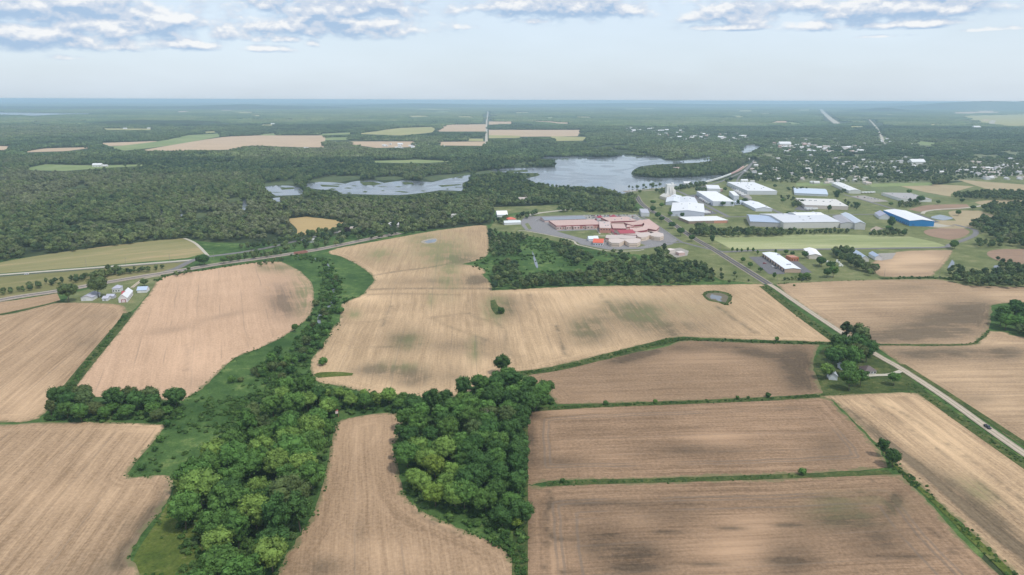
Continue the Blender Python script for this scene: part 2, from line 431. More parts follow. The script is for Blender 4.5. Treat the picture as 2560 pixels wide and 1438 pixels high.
# big mottled field in the middle
soil_sheet("field", [(823, 634), (841, 622), (971, 598), (1076, 579), (1182, 565), (1214, 564), (1220, 574), (1222, 632), (1196, 650), (1157, 661), (1200, 668), (1214, 681), (1208, 688), (1224, 705), (1231, 727), (1322, 722), (1463, 716), (1660, 714), (1748, 713), (1906, 710), (1921, 722), (2000, 782), (2086, 845), (2074, 856), (1941, 852), (1801, 847), (1695, 844), (1620, 860), (1533, 881), (1393, 915), (1305, 930), (1270, 930), (1235, 935), (1217, 960), (1133, 993), (1024, 993), (936, 986), (848, 966), (795, 955), (779, 930), (778, 906), (792, 881), (816, 849), (834, 818), (850, 800), (851, 768), (865, 754), (901, 740), (927, 712), (933, 695), (901, 667), (851, 642)], 0.2,
    soil_mat("field_soil", (0.57, 0.39, 0.25), (0.31, 0.21, 0.13), NSD, 0.38, 0.38, 16), 4.0,
    [('g', 1100, 625, 60, 35, 0.75), ('g', 950, 637, 35, 14, 0.7), ('g', 1060, 600, 30, 10, 0.6), ('w', 1150, 648, 50, 14, 0.7), ('g', 1120, 690, 25, 40, 0.6), ('w', 1190, 700, 22, 10, 1.0), ('w', 1080, 705, 120, 9, 0.4),
     ('g', 1075, 750, 12, 14, 0.6), ('g', 1238, 770, 24, 26, 1.0), ('w', 1265, 770, 30, 22, 0.7), ('w', 1010, 850, 40, 24, 0.6), ('g', 1020, 855, 30, 18, 0.5), ('w', 1125, 865, 50, 18, 0.35), ('g', 1185, 875, 10, 22, 1.0), ('w', 1210, 870, 40, 20, 0.5),
     ('w', 960, 925, 70, 16, 0.75), ('w', 1040, 950, 40, 22, 0.6), ('g', 1000, 915, 40, 12, 0.5), ('w', 1140, 940, 30, 20, 0.4), ('g', 884, 785, 14, 10, 0.8), ('w', 1470, 825, 45, 30, 0.75), ('g', 1465, 820, 35, 22, 0.4), ('w', 1610, 800, 70, 28, 0.6, -15), ('g', 1600, 790, 60, 20, 0.5, -15), ('w', 1700, 820, 60, 20, 0.4),
     ('w', 1570, 770, 90, 22, 0.35), ('p', 1440, 760, 80, 22, 0.5), ('p', 1560, 740, 100, 16, 0.4), ('p', 900, 745, 60, 10, 0.6), ('p', 1450, 880, 120, 14, 0.35), ('p', 850, 920, 60, 26, 0.4), ('p', 1000, 980, 80, 14, 0.6), ('p', 1190, 930, 40, 40, 0.4), ('p', 930, 690, 40, 10, 0.5), ('p', 1320, 730, 90, 5, 0.6), ('w', 1790, 790, 60, 40, 0.15), ('g', 1660, 770, 120, 20, 0.25)],
    [('w', 2.6, 0.8, [(935, 689), (1000, 678), (1080, 668), (1160, 650)]), ('w', 3.5, 0.7, [(915, 725), (1000, 722), (1100, 722), (1225, 722)]), ('w', 3.0, 0.5, [(905, 738), (1000, 735), (1150, 738)]),
     ('w', 2.6, 0.4, [(1080, 795), (1120, 790), (1172, 784), (1190, 795), (1240, 808), (1262, 830), (1268, 870), (1280, 890), (1305, 892)]), ('w', 2.2, 0.35, [(1172, 784), (1170, 760), (1176, 745)]), ('w', 2.4, 0.35, [(1080, 795), (1130, 820), (1200, 845), (1250, 870)]),
     ('w', 2.2, 0.8, [(1392, 815), (1400, 850), (1412, 880), (1420, 892)]), ('w', 1.8, 0.6, [(980, 765), (970, 785), (955, 815)]), ('w', 1.8, 0.35, [(880, 870), (960, 868), (1060, 860)]), ('w', 1.6, 0.4, [(865, 808), (920, 806), (960, 800)]),
     ('w', 2.2, 0.7, [(1668, 815), (1690, 845)]), ('w', 2.0, 0.6, [(1790, 765), (1840, 800), (1890, 835)]), ('w', 1.5, 0.5, [(1325, 735), (1328, 775)]), ('w', 1.5, 0.4, [(1500, 735), (1535, 780)]), ('w', 1.5, 0.4, [(1560, 735), (1590, 775)]), ('w', 1.6, 0.45, [(870, 760), (862, 790), (858, 810)])])
# field between the two ditches
soil_sheet("field", [(1310, 946), (1350, 930), (1500, 898), (1660, 868), (1713, 852), (1871, 857), (2048, 862), (2038, 885), (2033, 920), (2047, 952), (2053, 973), (2045, 988), (1906, 995), (1660, 1005), (1393, 1012), (1370, 985)], 0.2,
    soil_mat("field_soil", DARK_L, DARK_D, EW, 0.32, 0.35, 16), 4.0,
    [('w', 1900, 885, 110, 12, 0.7, -12), ('w', 1990, 905, 45, 40, 0.75), ('w', 2000, 960, 40, 25, 0.4), ('w', 1590, 890, 60, 12, 0.8, 12), ('w', 1700, 870, 90, 10, 0.5), ('p', 1750, 895, 80, 14, 0.35), ('p', 1480, 990, 90, 12, 0.3)],
    [('w', 2.4, 0.6, [(1960, 895), (1990, 925), (2020, 960), (2036, 980)]), ('w', 1.6, 0.6, [(1520, 905), (1580, 890), (1640, 873)]), ('w', 1.6, 0.6, [(1535, 910), (1600, 893), (1650, 878)])])
# upper of the two wide striped fields
soil_sheet("field", [(1318, 1031), (1412, 1020), (1768, 1006), (2042, 994), (2078, 1002), (2105, 1030), (2160, 1085), (2200, 1130), (2222, 1172), (1990, 1186), (1700, 1196), (1420, 1201), (1362, 1206), (1330, 1212), (1300, 1212), (1306, 1060)], 0.2,
    soil_mat("field_soil", (0.375, 0.24, 0.157), (0.175, 0.11, 0.07), EW, 0.42, 0.35, 22, tracks=(14, 17)), 3.0,
    [('p', 1800, 1095, 70, 16, 0.8), ('p', 1420, 1030, 100, 8, 0.6), ('p', 1540, 1145, 60, 14, 0.4), ('w', 1740, 1125, 120, 12, 0.45), ('w', 1415, 1155, 50, 10, 0.6), ('w', 1325, 1090, 10, 40, 0.6), ('w', 1330, 1040, 25, 8, 0.7), ('w', 2080, 1120, 60, 40, 0.35), ('w', 1330, 1150, 30, 40, 0.35)])
# lower of the two
soil_sheet("field", [(1300, 1214), (1330, 1214), (1362, 1217), (1420, 1210), (1700, 1205), (1990, 1196), (2225, 1186), (2262, 1200), (2310, 1245), (2370, 1310), (2440, 1385), (2510, 1450), (2640, 1600), (1290, 1640), (1300, 1438), (1304, 1300)], 0.2,
    soil_mat("field_soil", (0.375, 0.24, 0.157), (0.175, 0.11, 0.07), EW, 0.42, 0.4, 26, tracks=(16, 19, 27)), 3.0,
    [('p', 1830, 1370, 90, 45, 0.9), ('p', 1900, 1310, 70, 20, 0.6), ('p', 1400, 1400, 60, 50, 0.4), ('p', 1600, 1300, 40, 18, 0.4), ('w', 1590, 1400, 70, 35, 0.85), ('w', 1500, 1350, 60, 40, 0.5), ('w', 2130, 1290, 120, 40, 0.65), ('g', 2120, 1270, 100, 30, 0.4), ('w', 1980, 1400, 60, 40, 0.55), ('w', 2200, 1360, 70, 30, 0.5), ('w', 1470, 1260, 120, 10, 0.5), ('w', 1660, 1285, 80, 30, 0.35), ('w', 2235, 1255, 14, 30, 0.8, -30), ('w', 1320, 1300, 14, 60, 0.4)],
    [('w', 0.8, 0.9, [(1375, 1230), (1372, 1290), (1378, 1340), (1420, 1348), (1600, 1335), (1900, 1318), (2150, 1302)]), ('w', 0.8, 0.9, [(1362, 1440), (1364, 1340), (1360, 1260)]), ('w', 0.8, 0.8, [(1400, 1432), (1700, 1414), (2000, 1400), (2300, 1390), (2372, 1385), (2385, 1378), (2370, 1360), (2300, 1305)]), ('w', 0.8, 0.7, [(2170, 1196), (2200, 1215), (2205, 1228), (2190, 1235), (2150, 1232)]), ('w', 0.8, 0.5, [(1380, 1265), (1700, 1262), (2000, 1250), (2190, 1240)])])
# wedge field between the hedge line and the gravel road
soil_sheet("field", [(2046, 991), (2225, 982), (2296, 983), (2400, 1050), (2500, 1120), (2580, 1175), (2800, 1330), (2900, 1560), (2680, 1580), (2540, 1440), (2464, 1368), (2392, 1300), (2330, 1242), (2276, 1196), (2240, 1163), (2205, 1127), (2164, 1082), (2109, 1027), (2080, 1000)], 0.2,
    soil_mat("field_soil", (0.55, 0.375, 0.24), (0.25, 0.165, 0.105), dir_ang((2120, 1010), (2560, 1380)), 0.5, 0.3, 10), 3.0,
    [('p', 2350, 1100, 120, 40, 0.8, -38), ('p', 2200, 1010, 80, 14, 0.5), ('w', 2400, 1240, 100, 22, 0.9, -38), ('w', 2520, 1340, 90, 20, 0.9, -38), ('g', 2440, 1220, 50, 16, 0.6, -38), ('w', 2180, 1080, 70, 8, 0.7, -38)],
    [('w', 1.6, 0.8, [(2090, 1010), (2160, 1050), (2300, 1170), (2450, 1300), (2600, 1420)]), ('w', 1.0, 0.8, [(2160, 1010), (2230, 1040), (2400, 1170), (2560, 1300)]), ('w', 1.0, 0.7, [(2200, 1005), (2300, 1060), (2450, 1170), (2580, 1270)]), ('w', 1.6, 0.8, [(2240, 1130), (2350, 1220), (2500, 1350), (2600, 1440)]), ('w', 2.5, 0.8, [(2200, 1095), (2250, 1130), (2330, 1190)])])
# beyond the road
soil_sheet("field", [(1940, 711), (2012, 706), (2187, 700), (2328, 699), (2363, 702), (2416, 714), (2560, 718), (2720, 722), (2720, 750), (2500, 760), (2480, 780), (2470, 826), (2446, 848), (2416, 861), (2180, 861), (2160, 864), (2110, 832), (2010, 766), (1968, 736)], 0.2,
    soil_mat("field_soil", (0.49, 0.335, 0.22), (0.24, 0.16, 0.105), EW, 0.35, 0.4, 14), 4.0,
    [('w', 2390, 800, 100, 26, 0.8), ('w', 2280, 835, 120, 18, 0.7), ('w', 2430, 770, 60, 20, 0.6), ('w', 2200, 845, 60, 12, 0.5), ('w', 2260, 720, 70, 8, 0.35), ('p', 2050, 750, 60, 30, 0.45), ('p', 2240, 760, 90, 14, 0.35), ('p', 2500, 740, 60, 12, 0.4)])
soil_sheet("field", [(2186, 864), (2416, 864), (2450, 850), (2474, 828), (2520, 832), (2560, 843), (2900, 880), (3100, 1400), (2600, 1138), (2480, 1062), (2380, 998), (2290, 940), (2230, 896)], 0.2,
    soil_mat("field_soil", (0.49, 0.335, 0.22), (0.24, 0.16, 0.105), EW - 0.04, 0.42, 0.38, 14), 4.0,
    [('w', 2330, 885, 110, 14, 0.75), ('w', 2500, 885, 60, 14, 0.7), ('p', 2400, 940, 120, 22, 0.55), ('p', 2500, 1010, 80, 30, 0.6), ('w', 2450, 1000, 40, 10, 0.3), ('p', 2500, 860, 40, 8, 0.5)],
    [('w', 0.9, 0.6, [(2495, 895), (2485, 885), (2500, 872), (2540, 870)])])
# funnel-shaped field between the woods
soil_sheet("field", [(843, 1058), (862, 1049), (889, 1043), (939, 1035), (985, 1034), (1000, 1040), (1006, 1055), (1003, 1082), (990, 1110), (996, 1158), (1005, 1219), (1036, 1266), (1080, 1292), (1143, 1318), (1219, 1352), (1264, 1378), (1286, 1415), (1288, 1450), (1290, 1640), (560, 1640), (690, 1440), (711, 1397), (752, 1336), (787, 1275), (813, 1184), (833, 1087)], 0.2,
    soil_mat("field_soil", (0.46, 0.305, 0.20), (0.245, 0.158, 0.10), dir_ang((910, 1300), (905, 1100)), 0.4, 0.3, 18), 2.5,
    [('w', 790, 1420, 60, 22, 0.55), ('w', 900, 1330, 12, 30, 0.3), ('p', 905, 1080, 60, 30, 0.35), ('p', 900, 1370, 90, 22, 0.3), ('p', 1080, 1300, 40, 12, 0.5, -25), ('p', 1020, 1400, 90, 30, 0.25)],
    [('p', 1.2, 0.9, [(1036, 1268), (1090, 1300), (1150, 1325), (1210, 1352)]), ('w', 1.2, 0.6, [(1030, 1278), (1080, 1308), (1150, 1340)])])

# fields along the highway
sheet("field", [(-400, 668), (0, 657), (34, 650), (120, 636), (235, 620), (350, 606), (464, 595), (486, 606), (512, 634), (470, 645), (235, 666), (0, 684), (-400, 715)], 0.2, grass_mat("stubble_grass", (0.21, 0.20, 0.085), (0.29, 0.25, 0.12), (0.40, 0.29, 0.16), 0.008, 0.04, streak=dir_ang((0, 665), (480, 615)), fine=0.12), corner=35)
sheet("meadow_land", [(-400, 725), (0, 692), (235, 674), (470, 652), (484, 655), (445, 676), (280, 702), (0, 745), (-400, 810)], 0.18, grass_mat("stubble_grass", (0.17, 0.165, 0.065), (0.225, 0.205, 0.09), (0.33, 0.25, 0.14), 0.02, 0.06, streak=dir_ang((0, 700), (470, 655)), fine=0.15), corner=35)
sheet("field", [(715, 548), (766, 542), (860, 553), (845, 566), (800, 580), (739, 591), (742, 573)], 0.2, soil_mat("field_soil", (0.48, 0.34, 0.17), (0.36, 0.25, 0.12), 0.3, 0.3, 0.3, 0, hstr=0))
sheet("meadow_land", [(1230, 518), (1403, 513), (1385, 526), (1300, 531), (1250, 541)], 0.16, m_lawn, corner=35)

# right-hand plots
sheet("hay_field", [(1758, 588), (1900, 590), (2040, 586), (2200, 589), (2274, 592), (2330, 604), (2360, 613), (2330, 619), (2040, 622), (1829, 624), (1795, 605)], 0.2, m_hay, corner=35)['kind'] = 'structure'
plot = [((0.44, 0.32, 0.225), (0.25, 0.18, 0.125))]
soil_sheet("field", [(2180, 657), (2243, 630), (2375, 625), (2381, 631), (2355, 668), (2340, 680), (2324, 692), (2260, 694), (2202, 692), (2190, 684)], 0.2, soil_mat("field_soil", (0.44, 0.30, 0.20), (0.28, 0.19, 0.13), EW, 0.3, 0.5, 10), 5.0, [('p', 2290, 648, 60, 12, 1.3), ('p', 2230, 665, 30, 8, 0.8), ('p', 2280, 676, 70, 5, 0.6)])
for pts in ([(2467, 635), (2487, 625), (2560, 623), (2660, 622), (2660, 668), (2560, 661), (2527, 659), (2487, 649)],
            [(2310, 578), (2345, 571), (2405, 570), (2424, 580), (2405, 594), (2373, 600), (2324, 590)],
            [(2271, 524), (2320, 513), (2418, 511), (2416, 521), (2330, 527), (2300, 530)]):
    sheet("field", pts, 0.2, soil_mat("field_soil", (0.36, 0.235, 0.17), (0.23, 0.15, 0.11), EW, 0.25, 0.5, 0, hstr=0))
for pts in ([(2373, 529), (2446, 527), (2495, 546), (2440, 566), (2400, 572), (2340, 570), (2290, 562), (2300, 552), (2390, 552)],
            [(2251, 466), (2310, 461), (2436, 466), (2383, 482), (2377, 492), (2310, 480)],
            [(2393, 449), (2430, 452), (2560, 462), (2680, 470), (2680, 480), (2560, 478), (2487, 479), (2432, 462)],
            [(2440, 505), (2500, 500), (2600, 504), (2600, 511), (2450, 512)]):
    sheet("field", pts, 0.22, soil_mat("field_soil", (0.43, 0.34, 0.22), (0.31, 0.24, 0.15), EW, 0.25, 0.5, 0, hstr=0))
sheet("meadow_land", [(2142, 463), (2251, 467), (2310, 481), (2375, 494), (2300, 492), (2182, 482)], 0.2, grass_mat("pasture_grass", (0.13, 0.165, 0.075), (0.17, 0.195, 0.09), (0.2, 0.21, 0.1), 0.01, 0.05, fine=0.15))

# distant fields
FAR_TAN = soil_mat("field_soil", (0.58, 0.42, 0.30), (0.42, 0.30, 0.21), EW, 0.2, 0.45, 0, hstr=0)
FAR_GRN = grass_mat("pasture_grass", (0.17, 0.22, 0.085), (0.24, 0.28, 0.12), (0.3, 0.31, 0.14), 0.004, 0.02, fine=0.1)
FAR_YEL = grass_mat("pasture_grass", (0.30, 0.29, 0.12), (0.37, 0.34, 0.155), (0.42, 0.36, 0.18), 0.004, 0.02, fine=0.1)
m_pave = plain('town_paving', (.40, .37, .34), .9, .3, .02)
FAR = [('t', [(249, 358), (390, 353), (400, 358), (330, 363), (259, 366)]), ('g', [(393, 354), (470, 338), (558, 334), (551, 341), (430, 363), (312, 377), (262, 369)]),
       ('t', [(430, 363), (558, 343), (638, 339), (813, 339), (813, 369), (739, 368), (628, 364), (571, 375), (427, 377), (349, 377)]), ('t', [(114, 371), (242, 368), (168, 378), (44, 382)]), ('t', [(-60, 366), (0, 365), (34, 366), (20, 376), (-60, 378)]),
       ('g', [(67, 421), (114, 411), (230, 414), (369, 411), (366, 415), (269, 420), (161, 428), (74, 426)]), ('y', [(252, 321), (386, 322), (386, 325), (255, 325)]), ('y', [(890, 335), (1000, 320), (1092, 317), (1088, 330), (1000, 339)]),
       ('t', [(1109, 312), (1215, 311), (1215, 329), (1092, 329)]), ('t', [(1222, 325), (1306, 325), (1461, 325), (1443, 341), (1300, 342), (1222, 343)]), ('y', [(1377, 341), (1472, 343), (1468, 352), (1377, 353)]), ('y', [(1222, 338), (1300, 340), (1300, 345), (1222, 346)]),
       ('t', [(1095, 355), (1215, 354), (1215, 365), (1102, 364)]), ('t', [(874, 354), (1043, 354), (1039, 368), (941, 370), (874, 360)]), ('y', [(1169, 347), (1208, 347), (1208, 353), (1169, 353)]), ('t', [(1222, 304), (1296, 304), (1296, 309), (1222, 312)]), ('t', [(1327, 301), (1440, 308), (1436, 311), (1330, 305)]),
       ('t', [(2377, 281), (2493, 278), (2493, 283), (2380, 285)]), ('y', [(2398, 290), (2560, 286), (2700, 288), (2700, 316), (2511, 315), (2440, 305)]), ('y', [(2121, 315), (2160, 316), (2160, 319), (2125, 318)]), ('y', [(2317, 310), (2363, 310), (2363, 314), (2320, 313)]), ('t', [(1934, 303), (1966, 303), (1966, 307), (1934, 306)]),
       ('g', [(2293, 353), (2345, 358), (2330, 364), (2300, 362)]), ('y', [(645, 313), (690, 311), (690, 314), (645, 315)]), ('y', [(500, 330), (545, 328), (545, 331), (502, 333)]), ('g', [(650, 336), (690, 333), (688, 339), (655, 340)]), ('g', [(795, 335), (880, 331), (880, 336), (800, 339)]), ('y', [(1840, 276), (1886, 275), (1886, 279), (1842, 279)]), ('y', [(1990, 275), (2030, 274), (2030, 276), (1990, 277)]), ('y', [(2100, 277), (2128, 277), (2128, 279), (2100, 279)]),
       ('g', [(800, 345), (870, 343), (870, 350), (810, 351)]), ('y', [(1040, 264), (1110, 263), (1110, 265), (1040, 266)]), ('y', [(1560, 272), (1640, 271), (1640, 273), (1560, 274)]), ('t', [(545, 275), (610, 273), (610, 275), (548, 277)]), ('g', [(2170, 460), (2330, 456), (2330, 464), (2180, 468)]), ('g', [(1990, 458), (2080, 456), (2080, 464), (1990, 466)]), ('g', [(930, 403), (1050, 400), (1130, 404), (1060, 408), (940, 407)])]
for k, pts in FAR:
    sheet({'t': "field", 'g': "meadow_land", 'y': "hay_field"}[k], pts, 0.3, {'t': FAR_TAN, 'g': FAR_GRN, 'y': FAR_YEL}[k], n=3, corner=35)
_rs = np.random.RandomState(31)
for _ in range(34):     # thin pale clearings far out
    y_ = _rs.uniform(264, 312); x_ = _rs.uniform(20, 2540); w_ = _rs.uniform(18, 70); h_ = (y_ - 250) * _rs.uniform(.03, .07)
    if y_ > 276 and x_ < 420: continue
    pts = [(x_, y_), (x_ + w_ * .5, y_ - h_ * .5), (x_ + w_, y_ - h_ * .2), (x_ + w_ * .9, y_ + h_), (x_ + w_ * .2, y_ + h_ * 1.1)]
    k = _rs.choice(['t', 'g', 'y', 'y']); FAR.append((k, pts)); sheet({'t': "field", 'g': "meadow_land", 'y': "hay_field"}[k], pts, 0.3, {'t': FAR_TAN, 'g': FAR_GRN, 'y': FAR_YEL}[k], n=2, corner=35)
CLEAR = [p for _, p in FAR]

# grass strips, ditches and banks
for pts, w, mm in (([(320, 783), (306, 806), (240, 885), (165, 978), (150, 1000)], 9, m_verge), ([(1285, 936), (1393, 922), (1533, 888), (1640, 861), (1695, 849), (1801, 852), (1941, 857), (2060, 859), (2090, 860)], [9] * 24 + [11] * 30 + [6] * 60, m_verge),
                   ([(1330, 1025), (1500, 1015), (1660, 1009), (1906, 999), (2046, 990)], 6, m_verge), ([(1366, 1212), (1500, 1206), (1700, 1201), (1990, 1191), (2130, 1186), (2225, 1181)], 4.6, m_verge),
                   ([(2225, 1150), (2262, 1190), (2320, 1240), (2384, 1302), (2460, 1374), (2530, 1442), (2660, 1570)], [2] * 10 + [3] * 12 + [4.5] * 20, m_weed), ([(2180, 862.5), (2300, 862.5), (2416, 862.5), (2450, 849), (2472, 827)], 2.2, m_verge),
                   ([(1908, 716), (1990, 780), (2086, 850), (2130, 880)], 10, m_verge), ([(2275, 960), (2400, 1050), (2560, 1162), (2800, 1330)], 8, m_verge), ([(2255, 912), (2380, 992), (2560, 1110), (2800, 1270)], 5, m_verge), ([(1300, 1650), (1300, 1438), (1303, 1250), (1306, 1060)], 7, m_verge),
                   ([(-100, 800), (0, 787), (153, 754)], 5, m_verge), ([(2200, 697), (2330, 695), (2420, 702)], 9, m_verge)):
    L = len(smooth_px(pts, False, 6, 180))
    if isinstance(w, list): w = [w[min(int(i * len(w) / L), len(w) - 1)] for i in range(L)]
    strip("grass_field", pts, w, 0.32, mm)

# ------------------------------------------------------------------ roads, railway
def road_mat(name, c, dark, wear=0.0, rough=0.9):
    m, t, b = new_mat(name, rough, 0.2)
    p = t.pos(); ac = t.m('ABSOLUTE', t.attr('across'))
    v = t.m('ADD', t.mul(t.noise(p, 0.3, 4, .7), 0.7), t.mul(t.noise(t.xyz(t.mul(t.attr('along'), 0.02), t.attr('across')), 1.0, 3), 0.3), clamp=True)
    col = t.mix(t.step(v, 0.35, 0.65), dark, c)
    if wear:
        k = t.step(t.m('ABSOLUTE', t.sub(ac, 1.3)), 0.3, 0.8, 1.0, 0.0)
        col = t.mix(t.mul(k, wear), col, tuple(min(1, x * 1.3) for x in c))
    t.put(b.inputs['Base Color'], col)
    return m
m_asph = road_mat("asphalt", (0.115, 0.11, 0.115), (0.085, 0.08, 0.085))
m_asph2 = road_mat("worn_asphalt", (0.20, 0.19, 0.185), (0.155, 0.148, 0.145))
m_conc = road_mat("concrete", (0.46, 0.42, 0.34), (0.38, 0.345, 0.28), 0.3)
m_grav = road_mat("gravel", (0.40, 0.335, 0.255), (0.28, 0.235, 0.18), 0.8)
m_lot = road_mat("lot_asphalt", (0.16, 0.155, 0.16), (0.12, 0.115, 0.12))
m_lot2 = road_mat("lot_concrete", (0.36, 0.33, 0.29), (0.27, 0.25, 0.225))
m_yard = road_mat("yard_asphalt", (0.25, 0.235, 0.235), (0.2, 0.19, 0.19))
m_line = plain("road_paint", (0.62, 0.47, 0.10), 0.7)

MAIN = [(1560, 478), (1590, 490), (1600, 505), (1619, 522), (1662, 546), (1730, 593), (1785, 625), (1836, 657), (1922, 711)]
strip("road", MAIN, 11.0, 0.36, m_grav); strip("road", MAIN, 8.4, 0.40, m_asph); strip("road_marking", MAIN, 0.25, 0.43, m_line)
GRAV = [(1922, 711), (1942, 723), (2010, 770), (2131, 850), (2200, 893), (2258, 926), (2370, 1000), (2467, 1070), (2560, 1135), (2800, 1298), (3100, 1500)]
strip("gravel_road", GRAV, 6.4, 0.40, m_grav)
for pts, w, mm in (([(-500, 728), (0, 688), (235, 670), (464, 652), (490, 648)], 8, m_conc), ([(-500, 735), (0, 692.5), (235, 673), (464, 655)], 2.0, m_asph2), ([(400, 684), (440, 672), (470, 657), (500, 646), (531, 641), (600, 632), (665, 621), (712, 610), (756, 600), (800, 589), (860, 579), (930, 570)], 9, m_asph2),
                   ([(1692, 477), (1731, 495), (1780, 521), (1821, 542)], 8, m_asph2), ([(1664, 546), (1821, 543), (1960, 540), (2080, 538), (2200, 536), (2300, 535)], 7, m_asph2), ([(1834, 479), (1870, 498), (1919, 519), (1962, 538)], 8, m_asph2),
                   ([(2110, 487), (2150, 498), (2207, 515), (2255, 529), (2284, 540), (2330, 560), (2385, 566)], 7, m_asph2), ([(1811, 631), (1885, 627), (2040, 624), (2243, 621), (2357, 619), (2376, 612), (2406, 602), (2434, 590), (2440, 580), (2430, 573), (2385, 562)], 8, m_asph2),
                   ([(1640, 603), (1680, 608), (1706, 607), (1750, 618), (1811, 631)], 6, m_asph2), ([(1706, 607), (1690, 597), (1622, 551), (1590, 537)], 5, m_asph2), ([(1556, 479), (1610, 474), (1655, 470), (1690, 462)], 6, m_conc), ([(1314, 541), (1350, 533), (1417, 525), (1440, 521)], 9, m_conc),
                   ([(2306, 535), (2314, 529), (2350, 524), (2418, 520), (2470, 512)], 7, m_conc), ([(2052, 273), (2060, 283), (2068, 290), (2080, 300), (2096, 311)], 60, m_conc), ([(2173, 299), (2190, 318), (2205, 345), (2208, 360)], 14, m_conc), ([(2470, 326), (2475, 316), (2483, 301)], 50, m_conc), ([(1220, 279), (1219, 290), (1217, 302), (1216, 330), (1216, 360)], 14, m_conc),
                   ([(2160, 941), (2190, 939), (2226, 937), (2258, 926)], 4, m_conc), ([(460, 596), (490, 610), (520, 640)], 4, m_conc), ([(330, 720), (345, 708), (360, 698), (380, 693), (402, 690)], 4, m_grav), ([(2050, 646), (2065, 652), (2080, 655)], 3, m_conc), ([(1750, 469), (1800, 455), (1835, 440), (1860, 427), (1880, 408)], 7, m_asph2), ([(1840, 459), (1850, 440), (1872, 420), (1885, 400)], 5, m_asph2)):
    strip("road", pts, w, 0.38, mm)
for pts, mm in (([(1872, 643), (1908, 642), (1958, 680), (1960, 686), (1922, 686)], m_lot), ([(1972, 652), (1992, 652), (2030, 682), (2004, 684)], m_lot), ([(1456, 538), (1589, 537), (1602, 546), (1470, 550)], m_lot2), ([(1301, 557), (1314, 542), (1459, 538), (1470, 550), (1600, 546), (1622, 551), (1667, 581), (1694, 602), (1680, 612), (1607, 623), (1521, 625), (1452, 612), (1431, 599), (1314, 576)], m_yard),
                ([(1660, 626), (1700, 620), (1722, 628), (1718, 640), (1690, 645)], m_lot2), ([(1722, 489), (1740, 486), (1800, 512), (1780, 516)], m_lot), ([(1744, 520), (1765, 520), (1795, 535), (1762, 538)], m_lot), ([(2127, 491), (2160, 489), (2223, 504), (2180, 506)], m_lot2), ([(2320, 559), (2335, 558), (2380, 566), (2345, 569), (2320, 567)], m_conc), ([(1985, 524), (2010, 508), (2040, 524), (2020, 528)], m_lot), ([(1850, 470), (1880, 495), (1872, 500), (1825, 470)], m_lot2), ([(2200, 634), (2240, 633), (2230, 648), (2205, 652), (2170, 640)], m_lot2), ([(2030, 560), (2115, 558), (2120, 566), (2040, 568)], m_lot2), ([(2176, 574), (2190, 566), (2210, 573), (2180, 580)], m_grav), ([(2260, 540), (2300, 536), (2350, 556), (2330, 558)], m_lot)):
    sheet("lot_pavement", pts, 0.34 if mm is m_yard else 0.38, mm, n=3, corner=20)
sheet('lot_pavement', [(1505, 567), (1600, 561), (1652, 596), (1600, 605), (1520, 607), (1506, 590)], 0.355, m_lot2, n=3, corner=20)
for pts in ([(1392, 579), (1500, 575), (1520, 584), (1560, 590), (1540, 600), (1460, 598), (1430, 590)], [(1602, 610), (1614, 614), (1590, 620)], [(1312, 560), (1320, 558), (1330, 573), (1322, 575)]):
    sheet("lawn", pts, 0.37, m_lawn, n=3, corner=30)
strip("path", [(1296, 578), (1314, 578), (1380, 590), (1431, 602), (1440, 610), (1455, 615), (1521, 628), (1580, 628), (1610, 625)], 3.0, 0.36, m_conc)
strip("path", [(1487, 567), (1500, 586)], 2.5, 0.42, m_conc); strip("path", [(1484, 590), (1520, 591)], 4, 0.42, m_conc); strip("path", [(1525, 577), (1545, 603)], 6, 0.42, m_conc)

RAIL = [(-300, 812), (0, 751), (140, 729), (271, 706), (360, 691), (445, 678), (546, 661), (640, 648), (716, 637), (780, 627), (837, 616), (929, 597), (1000, 583)]
rail = thing("railway_line", "pale railway embankment with its track running past the farm and the long hedge", "railway", (*gp(445, 678), 0))
o_ = Vector(rail.location)
RW = np.array([gp(*q) for q in smooth_px(RAIL, False, 6, 180)]) - np.array([o_.x, o_.y])
strip("ballast", None, 8.5, 0.55, road_mat("ballast_stone", (0.40, 0.34, 0.29), (0.29, 0.25, 0.22)), kind=None, world=RW, parent=rail)
strip("embankment", None, 16, 0.42, m_grav, kind=None, world=RW, parent=rail)
strip("track_bed", None, 2.8, 0.62, plain("sleeper_wood", (0.10, 0.08, 0.075), 0.9), kind=None, world=RW, parent=rail)
m_steel = plain("rail_steel", (0.30, 0.27, 0.26), 0.5, metal=0.3)
for s_ in (-0.75, 0.75):
    r_ = strip("rail", None, 0.16, 0.78, m_steel, kind=None, world=RW, off=s_, parent=rail)
strip("railway_path", [(1560, 479), (1620, 477), (1700, 470), (1770, 456), (1838, 432), (1870, 412)], 6, 0.5, m_grav)

# ------------------------------------------------------------------ water
def water_mat(name, deep, rough=0.08, waves=0.012, streak=0.0):
    m, t, b = new_mat(name, rough, 0.5)
    p = t.pos()
    b.inputs['Base Color'].default_value = (*deep, 1); b.inputs['IOR'].default_value = 1.33
    x, y, z = t.sep(p)
    n = t.noise(p, 0.35, 4, 0.6)
    calm = t.noise(t.xyz(t.mul(x, 0.006), t.mul(y, 0.0035)), 1.0, 4, 0.55, 2.2)
    t.put(b.inputs['Roughness'], t.step(calm, 0.42, 0.58, rough, rough + 0.16))
    bump = t.node('ShaderNodeBump'); bump.inputs['Distance'].default_value = waves
    t.put(bump.inputs['Strength'], t.step(calm, 0.4, 0.6, 0.25, 1.0))
    t.put(bump.inputs['Height'], n); t.put(b.inputs['Normal'], bump.outputs[0])
    return m
m_lake = water_mat("lake_water", (0.15, 0.165, 0.185), 0.06, 0.05)
